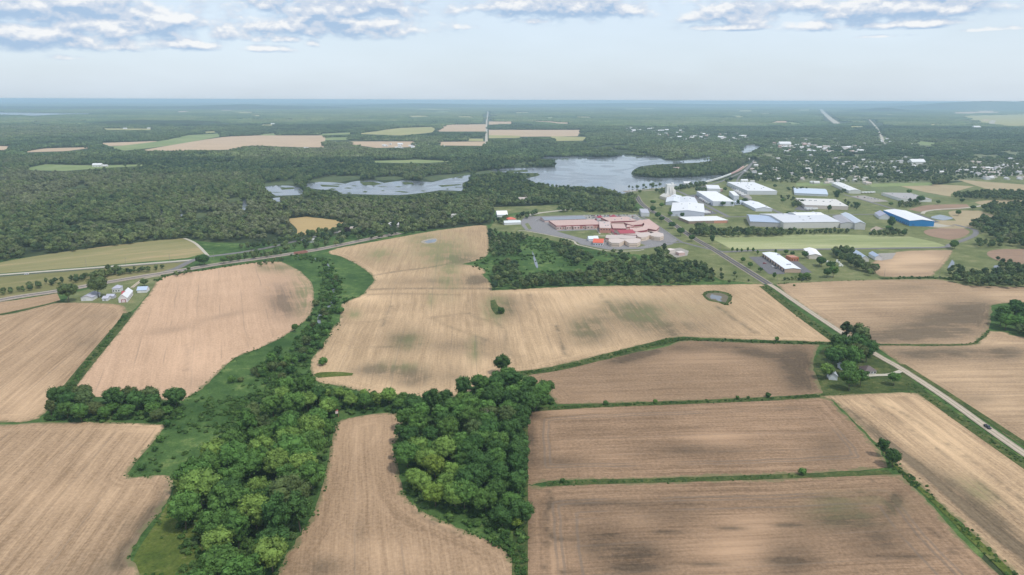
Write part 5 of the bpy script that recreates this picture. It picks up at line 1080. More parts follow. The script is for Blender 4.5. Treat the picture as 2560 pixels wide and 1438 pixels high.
for (x0, y0, x1, y1), n, kinds, sc, lab in DIST:
    for _ in range(n): house(rs.uniform(x0, x1), rs.uniform(y0, y1), int(rs.choice(kinds)), lab, lab.replace("pale ", "").replace("small ", "") + " group", sc * rs.uniform(.8, 1.25))
for x, y, k, sc, lab in ((245, 417, 5, 1.5, "long white barn in the olive forest clearing"), (264, 417, 3, 1.1, "white domed farm building next to the long white barn"), (313, 323, 5, 1.3, "white speck of a farmhouse in the thin far clearing"), (372, 322, 5, 1.2, "white farm building at the end of the thin far clearing"), (682, 312, 5, 1.6, "white farm beyond the dark low hill"), (765, 374, 5, 1.2, "white farm building at the near edge of the wide tan field"), (745, 372, 4, 1.1, "brownish farm building beside the wide tan field"), (947, 568, 0, 1.0, "pale house half hidden in trees above the mottled field"), (985, 567, 3, 1.3, "low white house in the garden clearing above the mottled field"),
                          (880, 575, 2, 1.0, "brown house by the bend of the country road"), (783, 606, 0, 1.0, "white house beside the country road above the rail bridge"), (858, 586, 2, 1.0, "house behind the dark purple tree"), (1135, 543, 0, 1.0, "tiny white house buried in the wood"), (1310, 505, 2, 1.8, "brown roofed farm building in the wood behind the prison"), (1690, 427, 4, 1.6, "reddish lake house on the wooded peninsula"), (1960, 366, 5, 3.0, "tallest white block of the town centre"), (1717, 461, 5, 1.0, "white lakeside building by the shore road"), (1860, 455, 5, 1.0, "white roofed house beside the railway curve"), (1880, 457, 0, 1.0, "little house near the railway curve"), (2290, 412, 5, 2.6, "wide grey roofed school in the eastern suburb"), (2440, 322, 5, 3.0, "long white farm shed on the far plain")):
    house(x, y, k, lab, None, sc, EW)

# ------------------------------------------------------------------ vehicles, poles
def car_mesh(c, L=4.5, W=1.8, pick=False):
    mb = MB(); mb.box(-L / 2, -W / 2, .35, L / 2, W / 2, .95, 0, .06)
    if pick: mb.box(-.4, -W / 2 + .1, .953, 1.3, W / 2 - .1, 1.75, 1, .18)
    else: mb.box(-L * .36, -W / 2 + .08, .953, L * .22, W / 2 - .08, 1.45, 1, .22)
    mb.box(-L * .26 if not pick else -.2, -W / 2 + .28, 1.453 if not pick else 1.753, L * .1 if not pick else 1.1, W / 2 - .28, 1.5 if not pick else 1.8, 0)
    for sx in (-.31, .31):
        for sy in (-1, 1): mb.tube((L * sx, sy * (W / 2 - .2), .34), (L * sx, sy * (W / 2 + .02), .34), .34, .34, 10, 2)
    return mb
RUB = paint((.03, .03, .03))
CARS = []
for c in ((.7, .7, .72), (.06, .06, .07), (.35, .03, .03), (.30, .32, .35), (.06, .12, .28), (.5, .5, .48)):
    mb = car_mesh(c); me = bpy.data.meshes.new("car"); me.from_pydata(mb.v, [], mb.f)
    for m_ in (plain("car_paint", c, .3, .02, spec=.5), GLASS, RUB): me.materials.append(m_)
    me.polygons.foreach_set('material_index', mb.mi); CARS.append(me)
def car(x, y, k, rz, label, group=None, world=None, z=.42):
    o = link(bpy.data.objects.new("car", CARS[k])); X, Y = gp(x, y) if world is None else world
    o.location = (X, Y, z); o.rotation_euler = (0, 0, rz); return tag(o, label, "car", group)
CN = ["white", "black", "red", "grey", "dark blue", "silver"]
def row(a, b, n, where, fill=.75, rz=0):
    a, b = gp(*a), gp(*b)
    for i in range(n):
        if rng.random() < fill:
            k = rng.choice([0, 0, 0, 1, 3, 4, 5, 2]); p = a + (b - a) * (i + .5) / n
            car(0, 0, k, EW + math.pi / 2 + rz, f"{CN[k]} car {where}", "cars " + where, p)
row((1464, 545), (1590, 542), 34, "in the front row of the prison car park"); row((1462, 541), (1588, 538.5), 34, "in the back row of the prison car park")
row((1745, 521), (1790, 534), 12, "in the lot beside the broad white plant"); row((1736, 492), (1775, 512), 16, "along the shaded side of the very white warehouse"); row((2140, 493), (2200, 500), 7, "in the pale lot before the ribbed warehouse", .6)
row((1480, 548.5), (1596, 545.5), 28, "in the row nearest the red roofed huts of the prison car park")
TRAIL = None
for i, (a, b, n, where) in enumerate((((1752, 497), (1778, 512), 6, "backed along the shaded wall of the very white warehouse"), ((2018, 526), (2040, 525.5), 3, "at the dock of the beige factory"), ((1757, 532), (1770, 536), 3, "in the lot beside the broad white plant"), ((2155, 484), (2185, 483.5), 4, "behind the ribbed warehouse"), ((2060, 563), (2110, 563), 4, "behind the big factory hall"), ((1838, 478), (1862, 492), 4, "along the longest white warehouse"))):
    a, b = gp(*a), gp(*b)
    for j in range(n):
        p = a + (b - a) * (j + .5) / n
        if TRAIL is None:
            TRAIL = thing("semi_trailer", "", "trailer"); m_ = MB(); m_.box(-6.2, -1.25, 1.1, 6.2, 1.25, 4.0); tk_ = [m_.build("box_body", paint((.72, .72, .72)), TRAIL)]
            for sx in (-4.6, -3.4, 3.8):
                for sy in (-.95, .95): m_ = MB(); m_.tube((sx, sy - .2, .5), (sx, sy + .2, .5), .5, .5, 10); tk_.append(m_.build("wheel", paint((.03, .03, .03)), TRAIL))
            o = TRAIL
        else:
            o = TRAIL.copy(); COL.objects.link(o)
            for c in tk_: q = c.copy(); COL.objects.link(q); q.parent = o
        o.location = (p[0], p[1], .42); o.rotation_euler = (0, 0, EW + .25); tag(o, "white semi trailer parked " + where, "trailer", "trailers " + where)
row((1886, 645), (1950, 678), 9, "in the dark car park of the office", .35); row((1335, 552), (1345, 552), 3, "by the prison storage yard"); row((2014, 524), (2040, 523), 5, "beside the beige factory", .6)
car(1911, 660, 2, EW, "red car standing alone in the middle of the dark car park"); car(1948, 640, 1, EW, "black car behind the white roofed office"); car(67, 687.5, 0, dir_ang((0, 688), (235, 670)), "white car driving along the pale highway", z=.42)
t = thing("pickup_truck", "dark pickup truck driving on the gravel road", "truck", (*gp(2468, 1071), .44), dir_ang((2370, 1000), (2560, 1135)))
m_ = MB(); m_.box(-2.7, -.95, .4, 2.7, .95, 1.0, 0, .06); m_.box(-2.65, -.92, 1.003, -.3, -.8, 1.3); m_.box(-2.65, .8, 1.003, -.3, .92, 1.3); m_.box(-2.65, -.79, 1.003, -2.5, .79, 1.3); m_.build("body", plain("truck_paint", (.035, .04, .055), .3, .02, spec=.5), t)
m_ = MB(); m_.box(-.3, -.85, 1.003, 1.5, .85, 1.8, 0, .2); m_.build("cab", GLASS, t)
for sx in (-1.7, 1.7):
    for sy in (-.85, .85): m_ = MB(); m_.tube((sx, sy - .12, .4), (sx, sy + .12, .4), .4, .4, 12); m_.build("wheel", RUB, t)

pm = MB(); pm.tube((0, 0, -.2), (0, 0, 10.5), .17, .11, 7); xm = MB(); xm.box(-1.2, -.07, 9.5, 1.2, .07, 9.66)
for i in (-1, 0, 1): xm.tube((i * 1.0, 0, 9.66), (i * 1.0, 0, 9.95), .06, .05, 5)
POLES = [(315, 664, "wooden utility pole on the stubble field, nearest the highway car"), (425, 655, "wooden utility pole on the stubble field near the junction"), (1943, 706, "wooden utility pole where the tarmac road ends"), (2078, 703, "wooden utility pole by the thin trees above the long field"), (2210, 694, "wooden utility pole below the brown plot"), (2347, 698, "wooden utility pole by the marshy wood beyond the brown plot"), (216, 668, "wooden utility pole beside the highway, farthest from the junction"), (535, 650, "wooden utility pole by the railway bushes"), (1330, 548, "utility pole at the prison lane"), (1800, 631, "utility pole where the park road leaves the main road")]
pr = thing("utility_pole", POLES[0][2], "utility pole"); c1 = pm.build("pole", m_dead, pr); c2 = xm.build("crossarm", m_dead, pr)
for i, (x, y, lab) in enumerate(POLES):
    if i == 0: o = pr
    else:
        o = pr.copy(); COL.objects.link(o)
        for c in (c1, c2): q = c.copy(); COL.objects.link(q); q.parent = o
    X, Y = gp(x, y); o.location = (X, Y, 0); o.rotation_euler = (0, 0, .3 * i); tag(o, lab, "utility pole")
# ------------------------------------------------------------------ forest (beyond the single trees) and undergrowth: one mass each
def lod_obj(name, parts, mat):
    V, F, T, n = [], [], [], 0
    for v, f, t in parts:
        V.append(v); F += [tuple(i + n for i in q) for q in f]; T.append(t); n += len(v)
    me = mesh_data(name, np.concatenate(V), F, mat, np.concatenate(T))
    return bpy.data.objects.new(name, me)       # only ever shown through the mass it belongs to

LOD = []
for k in range(6):      # single trees, 12 m
    rs = np.random.RandomState(300 + k); LOD.append(lod_obj("forest_tree", [blob_tree(rs, 12 if k < 5 else 14, 11 if k < 5 else 7, 11, 420, 0.85, ICO1, 0.1, 0.95, lobe=0.23)], m_wood))
for k in range(4):      # a dozen trees together
    rs = np.random.RandomState(320 + k); ps = []
    for i in range(4):
        for j in range(4):
            v, f, t = blob_tree(rs, rs.uniform(9, 14), rs.uniform(8, 12.5), 4, 60, 1.5, ICO1, 0.05, 1.0, lobe=0.33)
            ps.append((v + np.array([(i - 1.5) * 9.5 + rs.uniform(-3, 3), (j - 1.5) * 9.5 + rs.uniform(-3, 3), 0]), f, t + rs.uniform(-.18, .18)))
    LOD.append(lod_obj("forest_clump", ps, m_wood))
for k in range(3):      # a hectare of canopy
    rs = np.random.RandomState(340 + k); ps = []
    for i in range(9):
        for j in range(9):
            v = ICO1[0] * np.array([rs.uniform(5.5, 9), rs.uniform(5.5, 9), rs.uniform(5, 8.5)]) * (1 + rs.uniform(-.2, .2, (len(ICO1[0]), 1))) + np.array([(i - 4) * 12 + rs.uniform(-4, 4), (j - 4) * 12 + rs.uniform(-4, 4), 5.0])
            ps.append((v, ICO1[1], np.full(len(v), .5 + rs.uniform(-.25, .25))))
    LOD.append(lod_obj("forest_canopy", ps, m_wood))
SHR = []
for k in range(4):
    rs = np.random.RandomState(360 + k); SHR.append(lod_obj("undergrowth_clump", [blob_tree(rs, 2.2, 3.4, 6, 130, 0.42, ICO1, 0.0, 0.9, lobe=0.3)], m_reed))

def mass(name, pts, objs, kind='stuff'):
    """pts: rows x, y, z-rotation, scale, variant"""
    P = np.asarray(pts, float)
    if P.shape[1] == 5: P = np.concatenate([P, np.clip(.56 + .3 * vnoise(P[:, 0], P[:, 1], 40, 9)[:, None] - .15 + np.random.RandomState(4).normal(size=(len(P), 1)) * .16, 0, 1)], 1)
    me = bpy.data.meshes.new(name); me.vertices.add(len(P))
    me.vertices.foreach_set('co', np.stack([P[:, 0], P[:, 1], 0 * P[:, 0] - .1], 1).astype(np.float32).ravel())
    for nm, col in (('turn', 2), ('size', 3), ('tone', 5)):
        a = me.attributes.new(nm, 'FLOAT', 'POINT'); a.data.foreach_set('value', P[:, col].astype(np.float32))
    a = me.attributes.new('variant', 'INT', 'POINT'); a.data.foreach_set('value', P[:, 4].astype(np.int32))
    o = link(bpy.data.objects.new(name, me)); o['kind'] = kind
    g = bpy.data.node_groups.new(name, 'GeometryNodeTree')
    g.interface.new_socket("Geometry", in_out='INPUT', socket_type='NodeSocketGeometry'); g.interface.new_socket("Geometry", in_out='OUTPUT', socket_type='NodeSocketGeometry')
    N = g.nodes; L = g.links; gi = N.new('NodeGroupInput'); go = N.new('NodeGroupOutput'); jn = N.new('GeometryNodeJoinGeometry')
    def named(nm, t):
        n = N.new('GeometryNodeInputNamedAttribute'); n.data_type = t; n.inputs[0].default_value = nm; return n.outputs[0]
    rot = N.new('ShaderNodeCombineXYZ'); L.new(named('turn', 'FLOAT'), rot.inputs[2]); sz = named('size', 'FLOAT'); va = named('variant', 'INT')
    for i, ob in enumerate(objs):
        if not (P[:, 4] == i).any(): continue
        oi = N.new('GeometryNodeObjectInfo'); oi.inputs['Object'].default_value = ob; oi.inputs['As Instance'].default_value = False
        cmp_ = N.new('FunctionNodeCompare'); cmp_.data_type = 'INT'; cmp_.operation = 'EQUAL'
        L.new(va, cmp_.inputs['A'] if 'A' in cmp_.inputs and cmp_.inputs['A'].type == 'INT' else cmp_.inputs[2]); cmp_.inputs[3].default_value = i
        iop = N.new('GeometryNodeInstanceOnPoints'); L.new(gi.outputs[0], iop.inputs['Points']); L.new(cmp_.outputs[0], iop.inputs['Selection']); L.new(oi.outputs['Geometry'], iop.inputs['Instance'])
        L.new(rot.outputs[0], iop.inputs['Rotation']); L.new(sz, iop.inputs['Scale']); L.new(iop.outputs[0], jn.inputs[0])
    L.new(jn.outputs[0], go.inputs[0])
    md = o.modifiers.new(name, 'NODES'); md.node_group = g
    return o

def pick(X, Y, poly): x, y = to_px(X, Y); return inside(x, y, poly)
FOREST = [(-250, 690), (0, 655), (120, 640), (235, 622), (350, 608), (464, 597), (520, 606), (600, 604), (690, 602), (712, 594), (860, 574), (900, 590), (1000, 587), (1075, 577), (1180, 563), (1222, 561), (1228, 547), (1290, 537), (1400, 531), (1590, 534), (1608, 512), (1592, 488), (1640, 476), (1720, 468), (1800, 462), (1850, 452), (1990, 461), (2060, 460), (2100, 458), (2180, 458), (2330, 468), (2400, 450), (2560, 440), (2800, 440), (2800, 250), (-250, 250)]
TOWN = [(1540, 318), (1680, 318), (1900, 345), (2300, 340), (2800, 380), (2800, 450), (2400, 452), (2150, 464), (1900, 464), (1860, 440), (1900, 400), (1800, 360), (1560, 336)]
rs = np.random.RandomState(77)
def vnoise(X, Y, s, seed):
    r = np.random.RandomState(seed); g = r.rand(128, 128); x, y = X / s, Y / s
    i, j = np.floor(x).astype(int), np.floor(y).astype(int); u, v = x - i, y - j; u = u * u * (3 - 2 * u); v = v * v * (3 - 2 * v)
    q = lambda a, b: g[a % 128, b % 128]
    return (q(i, j) * (1 - u) + q(i + 1, j) * u) * (1 - v) + (q(i, j + 1) * (1 - u) + q(i + 1, j + 1) * u) * v
def blocked(X, Y, H):
    """where the photograph shows open land, water or roofs: no tree stands in it nor in front of it"""
    bad = np.zeros(X.shape, bool)
    polys = CLEAR + [LAKE] + MARSH_W + REEDS + [[(1843, 376), (1860, 366), (1882, 362), (1905, 366), (1890, 376), (1855, 384), (1841, 384)], [(0, 281), (-300, 279), (-300, 288), (0, 287), (81, 290), (144, 287), (255, 284), (151, 283)], [(715, 548), (766, 542), (860, 553), (845, 566), (800, 580), (739, 591), (742, 573)], [(1230, 518), (1403, 513), (1385, 526), (1300, 531), (1250, 541)], [(705, 598), (860, 570), (870, 582), (740, 604)], [(520, 606), (600, 603), (690, 606), (690, 625), (530, 640)], [(955, 568), (1000, 564), (1010, 574), (960, 577)]]
    for k in (0.0, 0.5, 0.95):
        x, y = to_px(X, Y, H * k)
        for p in polys:
            p = np.array(p)
            m = (x > p[:, 0].min()) & (x < p[:, 0].max()) & (y > p[:, 1].min()) & (y < p[:, 1].max())
            if m.any(): bad[m] |= inside(x[m], y[m], p)
    return bad
ROADS = [[(2052, 273), (2060, 283), (2068, 290), (2080, 300), (2096, 311)], [(2173, 299), (2190, 318), (2205, 345), (2208, 360)], [(1220, 279), (1219, 290), (1217, 302), (1216, 330), (1216, 360)], [(1560, 478), (1590, 490), (1600, 505)], [(1750, 469), (1800, 455), (1835, 440), (1860, 427), (1880, 408)], [(1840, 459), (1850, 440), (1872, 420), (1885, 400)], [(531, 641), (600, 632), (665, 621), (712, 610), (756, 600), (800, 589), (860, 579), (930, 570)], [(1314, 541), (1350, 533), (1417, 525)]]
ROADW = [40, 16, 13, 8, 22, 14, 9, 9]
def grid(y_near, y_far, pitch, jit):
    d0, d1 = gp(1280, y_near)[1], gp(1280, y_far)[1]; w = d1 * 0.80
    gx, gy = np.meshgrid(np.arange(-w, w, pitch), np.arange(d0, d1, pitch)); gx, gy = gx.ravel(), gy.ravel()
    gx = gx + rs.uniform(-jit, jit, gx.size) * pitch; gy = gy + rs.uniform(-jit, jit, gy.size) * pitch
    x, y = to_px(gx, gy); k = (x > -160) & (x < 2720); return gx[k], gy[k]
HX = np.array(HOUSES) if HOUSES else np.zeros((0, 3))
FP_ALL = [((h[0], h[1]), 7 * h[2], 34) for h in HOUSES] + [(tuple(c), r * .7, 60 + r * .5) for c, r in HOUSE_FOOT]
def near_house(X, Y):
    bad = np.zeros(X.shape, bool)
    for (hx, hy), rad_, ln in FP_ALL:
        d = math.hypot(hx, hy); ux, uy = -hx / d, -hy / d
        ax = (X - hx) * ux + (Y - hy) * uy; ac = np.abs((X - hx) * uy - (Y - hy) * ux)
        bad |= (ax > -rad_) & (ax < ln) & (ac < rad_)
    return bad
ALLP = []
for yn, yf, pitch, H, lod in ((700, 400, 10.3, 12, 'a'), (400, 316, 36, 12, 'b'), (316, 258.5, 112, 12, 'c')):
    X, Y = grid(yn, yf, pitch, 0.42)
    k = pick(X, Y, FOREST); X, Y = X[k], Y[k]
    szr = rs.uniform(.68, 1.38, X.size); k = ~blocked(X, Y, H * .93 * szr); X, Y, szr = X[k], Y[k], szr[k]
    for ln, w in zip(ROADS, ROADW):
        k = seg_dist(X, Y, np.array([gp(*q) for q in ln])) > (w + 75 if lod == 'c' else w * (1 if lod == 'a' else 1.6)); X, Y, szr = X[k], Y[k], szr[k]
    if lod != 'c':
        k = ~near_house(X, Y); X, Y, szr = X[k], Y[k], szr[k]
    dens = vnoise(X, Y, 70 if lod == 'a' else 400, 5) * .6 + vnoise(X, Y, 22 if lod == 'a' else 90, 6) * .4
    town = pick(X, Y, TOWN)
    k = (dens > (0.27 if lod == 'a' else 0.25)) & ~(town & (rs.rand(X.size) < (.5 if lod == 'a' else .3))); X, Y, dens, town, szr = X[k], Y[k], dens[k], town[k], szr[k]
    sz = (0.62 + 0.62 * dens) * szr * np.where(town, .74, 1.0)
    if lod == 'c': sz = rs.uniform(.9, 1.2, X.size)
    va = {'a': rs.choice([0, 1, 2, 3, 4, 5], X.size, p=[.19, .19, .19, .19, .18, .06]), 'b': rs.randint(6, 10, X.size), 'c': rs.randint(10, 13, X.size)}[lod]
    px_, py_ = to_px(X, Y)
    tone = .10 + .74 * vnoise(X, Y, 260 if lod == 'a' else 700, 15) + .2 * vnoise(X, Y, 60, 16) + rs.normal(size=X.size) * (.17 if lod == 'a' else .1) + .12 * ((px_ < 760) & (py_ > 430))
    if lod != 'a': tone = tone - .05
    ALLP.append(np.stack([X, Y, rs.uniform(0, 6.28, X.size), sz, va, np.clip(tone, 0, 1)], 1))
GROVES = [  # outline of the feet, spacing, scale
    ([(-250, 800), (0, 742), (140, 716), (280, 692), (400, 678), (408, 672), (270, 686), (130, 708), (0, 731), (-250, 785)], 6.5, .52), ([(190, 700), (250, 690), (300, 682), (300, 690), (230, 702)], 8, .75), ([(436, 690), (475, 676), (482, 682), (445, 694)], 6, .45), ([(565, 652), (600, 644), (700, 632), (704, 639), (640, 648), (575, 658)], 7, .62), ([(590, 622), (640, 616), (690, 612), (690, 620), (600, 628)], 9, .75),
    ([(700, 606), (760, 594), (860, 573), (960, 566), (1062, 578), (960, 596), (880, 606), (860, 614), (740, 632), (700, 632)], 13, .85), ([(640, 662), (700, 650), (715, 652), (650, 668)], 6, .35),
    ([(1228, 700), (1240, 668), (1288, 662), (1292, 700), (1330, 700), (1440, 690), (1540, 655), (1660, 650), (1760, 670), (1788, 702), (1700, 716), (1463, 712), (1300, 725), (1236, 727)], 7.8, .72), ([(1222, 578), (1260, 590), (1330, 594), (1300, 604), (1300, 640), (1240, 645), (1224, 640)], 7.5, .55), ([(1376, 622), (1400, 616), (1420, 616), (1470, 640), (1480, 656), (1440, 664), (1400, 640)], 8, .72), ([(1480, 640), (1540, 632), (1580, 640), (1530, 650)], 9, .5), ([(1640, 640), (1660, 632), (1668, 645), (1650, 650)], 9, .9),
    ([(1720, 584), (1760, 578), (1850, 580), (1965, 584), (1960, 592), (1830, 594), (1740, 592)], 7, .72), ([(1965, 580), (2100, 578), (2130, 584), (2030, 588), (1965, 590)], 7.5, .5), ([(2170, 586), (2220, 582), (2262, 584), (2262, 592), (2180, 593)], 8, .65), ([(1735, 580), (1760, 572), (1765, 580), (1745, 588)], 7, 1.0),
    ([(2426, 568), (2450, 556), (2490, 552), (2700, 550), (2700, 640), (2560, 625), (2497, 604), (2456, 586)], 9.5, .95), ([(2452, 528), (2477, 516), (2700, 514), (2700, 546), (2560, 545), (2497, 546)], 9.5, .9), ([(2380, 492), (2440, 484), (2700, 482), (2700, 505), (2520, 503), (2440, 500), (2385, 498)], 9.5, .85), ([(2377, 700), (2390, 690), (2450, 688), (2480, 690), (2520, 678), (2700, 672), (2700, 735), (2560, 722), (2446, 720), (2400, 712)], 9, .85), ([(2370, 690), (2372, 680), (2390, 664), (2400, 668), (2395, 690)], 9, .5), ([(2490, 650), (2530, 662), (2500, 672)], 9, .6), ([(2440, 610), (2500, 612), (2500, 622), (2440, 620)], 9, .7),
    ([(2084, 634), (2110, 632), (2130, 645), (2160, 668), (2186, 684), (2178, 692), (2140, 676), (2110, 660), (2088, 648)], 8.5, .85), ([(1640, 482), (1700, 471), (1760, 461), (1772, 464), (1700, 477), (1650, 486)], 9, .75), ([(1556, 474), (1600, 468), (1650, 466), (1650, 470), (1600, 474)], 14, .7), ([(2030, 700), (2010, 698), (1960, 698), (1960, 703), (2025, 703)], 4, .33), ([(2240, 514), (2290, 508), (2300, 514), (2270, 522), (2245, 521)], 9, .75), ([(1738, 474), (1764, 474), (1764, 479), (1740, 479)], 9, .6), ([(1968, 475), (2010, 473), (2020, 478), (1975, 480)], 12, .6), ([(1975, 516), (2000, 508), (2008, 514), (1990, 522)], 9, .75), ([(1950, 497), (1985, 497), (1990, 504), (1955, 504)], 11, .6), ([(2080, 484), (2120, 476), (2120, 482), (2090, 490)], 12, .6), ([(2110, 505), (2150, 515), (2140, 528), (2115, 526)], 11, .55), ([(2540, 840), (2620, 800), (2720, 790), (2720, 860), (2600, 855)], 11, 1.15),
    ([(1230, 560), (1262, 548), (1275, 545), (1262, 562)], 8, .7), ([(1292, 552), (1302, 541), (1345, 538), (1330, 544), (1306, 550)], 8, .8), ([(1340, 618), (1380, 612), (1380, 616), (1345, 622)], 12, .3), ([(1700, 690), (1800, 680), (1900, 704), (1800, 710)], 14, .4), ([(2085, 860), (2130, 850), (2175, 862), (2180, 880), (2100, 878)], 11, 1.15)]
for gi_, (poly, sp, sc) in enumerate(GROVES):
    pts = poisson(poly, sp, 500 + gi_)
    if pts:
        A = np.array(pts); ALLP.append(np.stack([A[:, 0], A[:, 1], rs.uniform(0, 6.28, len(A)), sc * rs.uniform(.7, 1.3, len(A)), rs.randint(0, 6, len(A)), np.clip(.44 + rs.normal(size=len(A)) * .2, 0, 1)], 1))
ALLP = np.concatenate(ALLP); N_FOREST = len(ALLP)
mass("forest", ALLP, LOD)

# rough growth: skirts of the woods, the ditch lines, reeds of the stream meadow
U = []
def scatter(poly, sp, s0, s1, seed, clump=None):
    W_ = np.array([gp(*q) for q in poly]); r_ = np.random.RandomState(seed); lo, hi = W_.min(0), W_.max(0)
    A = r_.uniform(lo, hi, (int((hi - lo).prod() / sp ** 2), 2)); A = A[inside(A[:, 0], A[:, 1], W_)]
    if clump is not None: A = A[(vnoise(A[:, 0], A[:, 1], clump, seed) * .65 + vnoise(A[:, 0], A[:, 1], clump * .3, seed + 1) * .35) > .5]
    if len(A): U.append(np.stack([A[:, 0], A[:, 1], rs.uniform(0, 6.28, len(A)), rs.uniform(s0, s1, len(A)), rs.randint(0, 4, len(A))], 1))
scatter([(820, 660), (835, 690), (842, 740), (835, 790), (815, 830), (790, 870), (775, 910), (770, 960), (640, 1000), (560, 1090), (480, 1140), (430, 1150), (520, 1000), (620, 930), (720, 870), (780, 800), (800, 720)], 2.3, .25, .85, 601, 11)
scatter([(620, 990), (775, 930), (800, 1000), (845, 1045), (800, 1200), (770, 1290), (710, 1395), (640, 1560), (470, 1560), (445, 1300), (520, 1140)], 3.6, .7, 1.5, 602)
scatter([(1000, 1040), (1130, 1005), (1230, 950), (1390, 1010), (1310, 1050), (1302, 1340), (1290, 1400), (1200, 1340), (1050, 1265), (1008, 1215)], 3.6, .7, 1.5, 603)
scatter([(790, 975), (850, 975), (995, 995), (1000, 1034), (900, 1034), (845, 1046)], 3.2, .6, 1.4, 604)
scatter([(115, 1052), (150, 1005), (455, 1008), (462, 1050), (250, 1058)], 3.4, .7, 1.4, 605)
scatter([(326, 1185), (345, 1155), (420, 1068), (470, 1010), (520, 985), (470, 1080), (420, 1180)], 4.5, .4, .9, 606, 10)
scatter([(345, 1400), (400, 1300), (440, 1220), (470, 1300), (460, 1440), (350, 1500)], 4.5, .3, .7, 607, 9)
scatter([(1225, 580), (1420, 600), (1500, 650), (1800, 690), (1900, 706), (1460, 712), (1240, 725)], 6, .5, 1.3, 608, 20)
scatter([(1150, 660), (1220, 640), (1230, 700), (1210, 680)], 5, .4, .9, 609, 12)
def line_scatter(line, n, off, s0, s1):
    L = np.array([gp(*q) for q in smooth_px(line, False, 8, 180)]); i = rs.uniform(0, len(L) - 1.01, n); k = i.astype(int); f = (i - k)[:, None]
    A = L[k] * (1 - f) + L[k + 1] * f + rs.normal(size=(n, 2)) * off; U.append(np.stack([A[:, 0], A[:, 1], rs.uniform(0, 6.28, n), rs.uniform(s0, s1, n), rs.randint(0, 4, n)], 1))
for ln, n, off, s0, s1 in (([(320, 783), (240, 885), (165, 978), (150, 1000)], 260, 1.6, .35, .85), ([(1285, 936), (1393, 922), (1533, 888), (1640, 861), (1695, 849)], 240, 2.0, .3, .7), ([(1695, 849), (1801, 852), (1941, 857), (2090, 860)], 200, 1.5, .3, .75), ([(1330, 1025), (1500, 1015), (1660, 1009), (1906, 999), (2046, 990)], 260, 1.0, .25, .6), ([(1380, 1211), (1500, 1206), (1700, 1201), (1990, 1191)], 160, 1.2, .2, .45), ([(2195, 1110), (2262, 1185), (2320, 1235), (2500, 1410), (2620, 1530)], 200, 1.5, .25, .6),
                           ([(1908, 716), (1990, 780), (2086, 850)], 120, 2.0, .25, .6), ([(2275, 960), (2400, 1050), (2560, 1162)], 130, 1.8, .2, .5), ([(2180, 862), (2416, 862), (2472, 826)], 100, .9, .2, .45), ([(2200, 697), (2330, 695), (2420, 702)], 90, 2.5, .4, 1.0), ([(1303, 1100), (1300, 1300), (1298, 1440), (1298, 1600)], 110, 1.6, .4, 1.0), ([(393, 703), (424, 689), (522, 674), (643, 656)], 90, 2.0, .4, .9), (STREAM, 420, 5.0, .5, 1.3), ([(1757, 740), (1775, 729), (1825, 738), (1818, 762), (1790, 756)], 40, 1.0, .25, .6)):
    line_scatter(ln, n, off, s0, s1)
def fringe(line, n, off, s0, s1):     # weeds in loose bunches along a field margin
    L = np.array([gp(*q) for q in smooth_px(line, False, 8, 180)]); c = rs.uniform(0, len(L) - 1.01, max(3, n // 9))
    i = np.clip(np.repeat(c, 9) + rs.normal(size=len(c) * 9) * .5, 0, len(L) - 1.01); k = i.astype(int); f = (i - k)[:, None]
    A = L[k] * (1 - f) + L[k + 1] * f + rs.normal(size=(len(i), 2)) * off * .8; m = len(A)
    U.append(np.stack([A[:, 0], A[:, 1], rs.uniform(0, 6.28, m), s0 * .7 + (s1 * .8 - s0 * .7) * rs.rand(m) ** 2.2, rs.randint(0, 4, m)], 1))
for ln, n, off, s0, s1 in (([(843, 1058), (833, 1087), (813, 1184), (787, 1275), (752, 1336), (711, 1397), (690, 1440)], 260, 1.8, .15, .6), ([(1003, 1082), (990, 1110), (996, 1158), (1005, 1219), (1036, 1266), (1080, 1292), (1143, 1318), (1219, 1352), (1264, 1378), (1288, 1430)], 300, 1.6, .15, .55), ([(418, 1062), (380, 1110), (338, 1158), (321, 1186), (335, 1193), (418, 1190), (434, 1205), (426, 1240), (390, 1292), (345, 1350), (326, 1395)], 260, 1.3, .12, .5),
                           ([(784, 755), (777, 788), (730, 828), (661, 866), (591, 894), (542, 936), (506, 972), (456, 1002)], 240, 2.0, .2, .6), ([(851, 642), (901, 667), (933, 695), (927, 712), (901, 740), (865, 754), (850, 800), (816, 849), (778, 906), (795, 955), (848, 966), (936, 986)], 260, 2.2, .2, .65), ([(2046, 990), (2225, 981), (2296, 982)], 70, 1.0, .12, .4), ([(100, 1058), (250, 1057), (418, 1063)], 80, 1.0, .15, .4), ([(1940, 711), (2012, 706), (2187, 700)], 70, 1.5, .2, .6)):
    fringe(ln, n, off, s0, s1)
U = np.concatenate(U); mass("undergrowth", U, SHR)

# ------------------------------------------------------------------ air
bm = bmesh.new(); bmesh.ops.create_cube(bm, size=1.0)
me = bpy.data.meshes.new("haze"); bm.to_mesh(me); bm.free()
hz = link(bpy.data.objects.new("haze", me)); hz['kind'] = 'stuff'
hz.scale = (94000, 94000, 206); hz.location = (0, 0, 206 / 2 - 1.5)
hm = bpy.data.materials.new("haze_air"); hm.use_nodes = True; hm.node_tree.nodes.clear()
t = NT(hm.node_tree); out = t.node('ShaderNodeOutputMaterial'); pv = t.node('ShaderNodeVolumePrincipled')
pv.inputs['Color'].default_value = HAZE_COL; pv.inputs['Density'].default_value = HAZE_D; pv.inputs['Anisotropy'].default_value = 0.0
t.l.new(pv.outputs[0], out.inputs['Volume']); me.materials.append(hm)

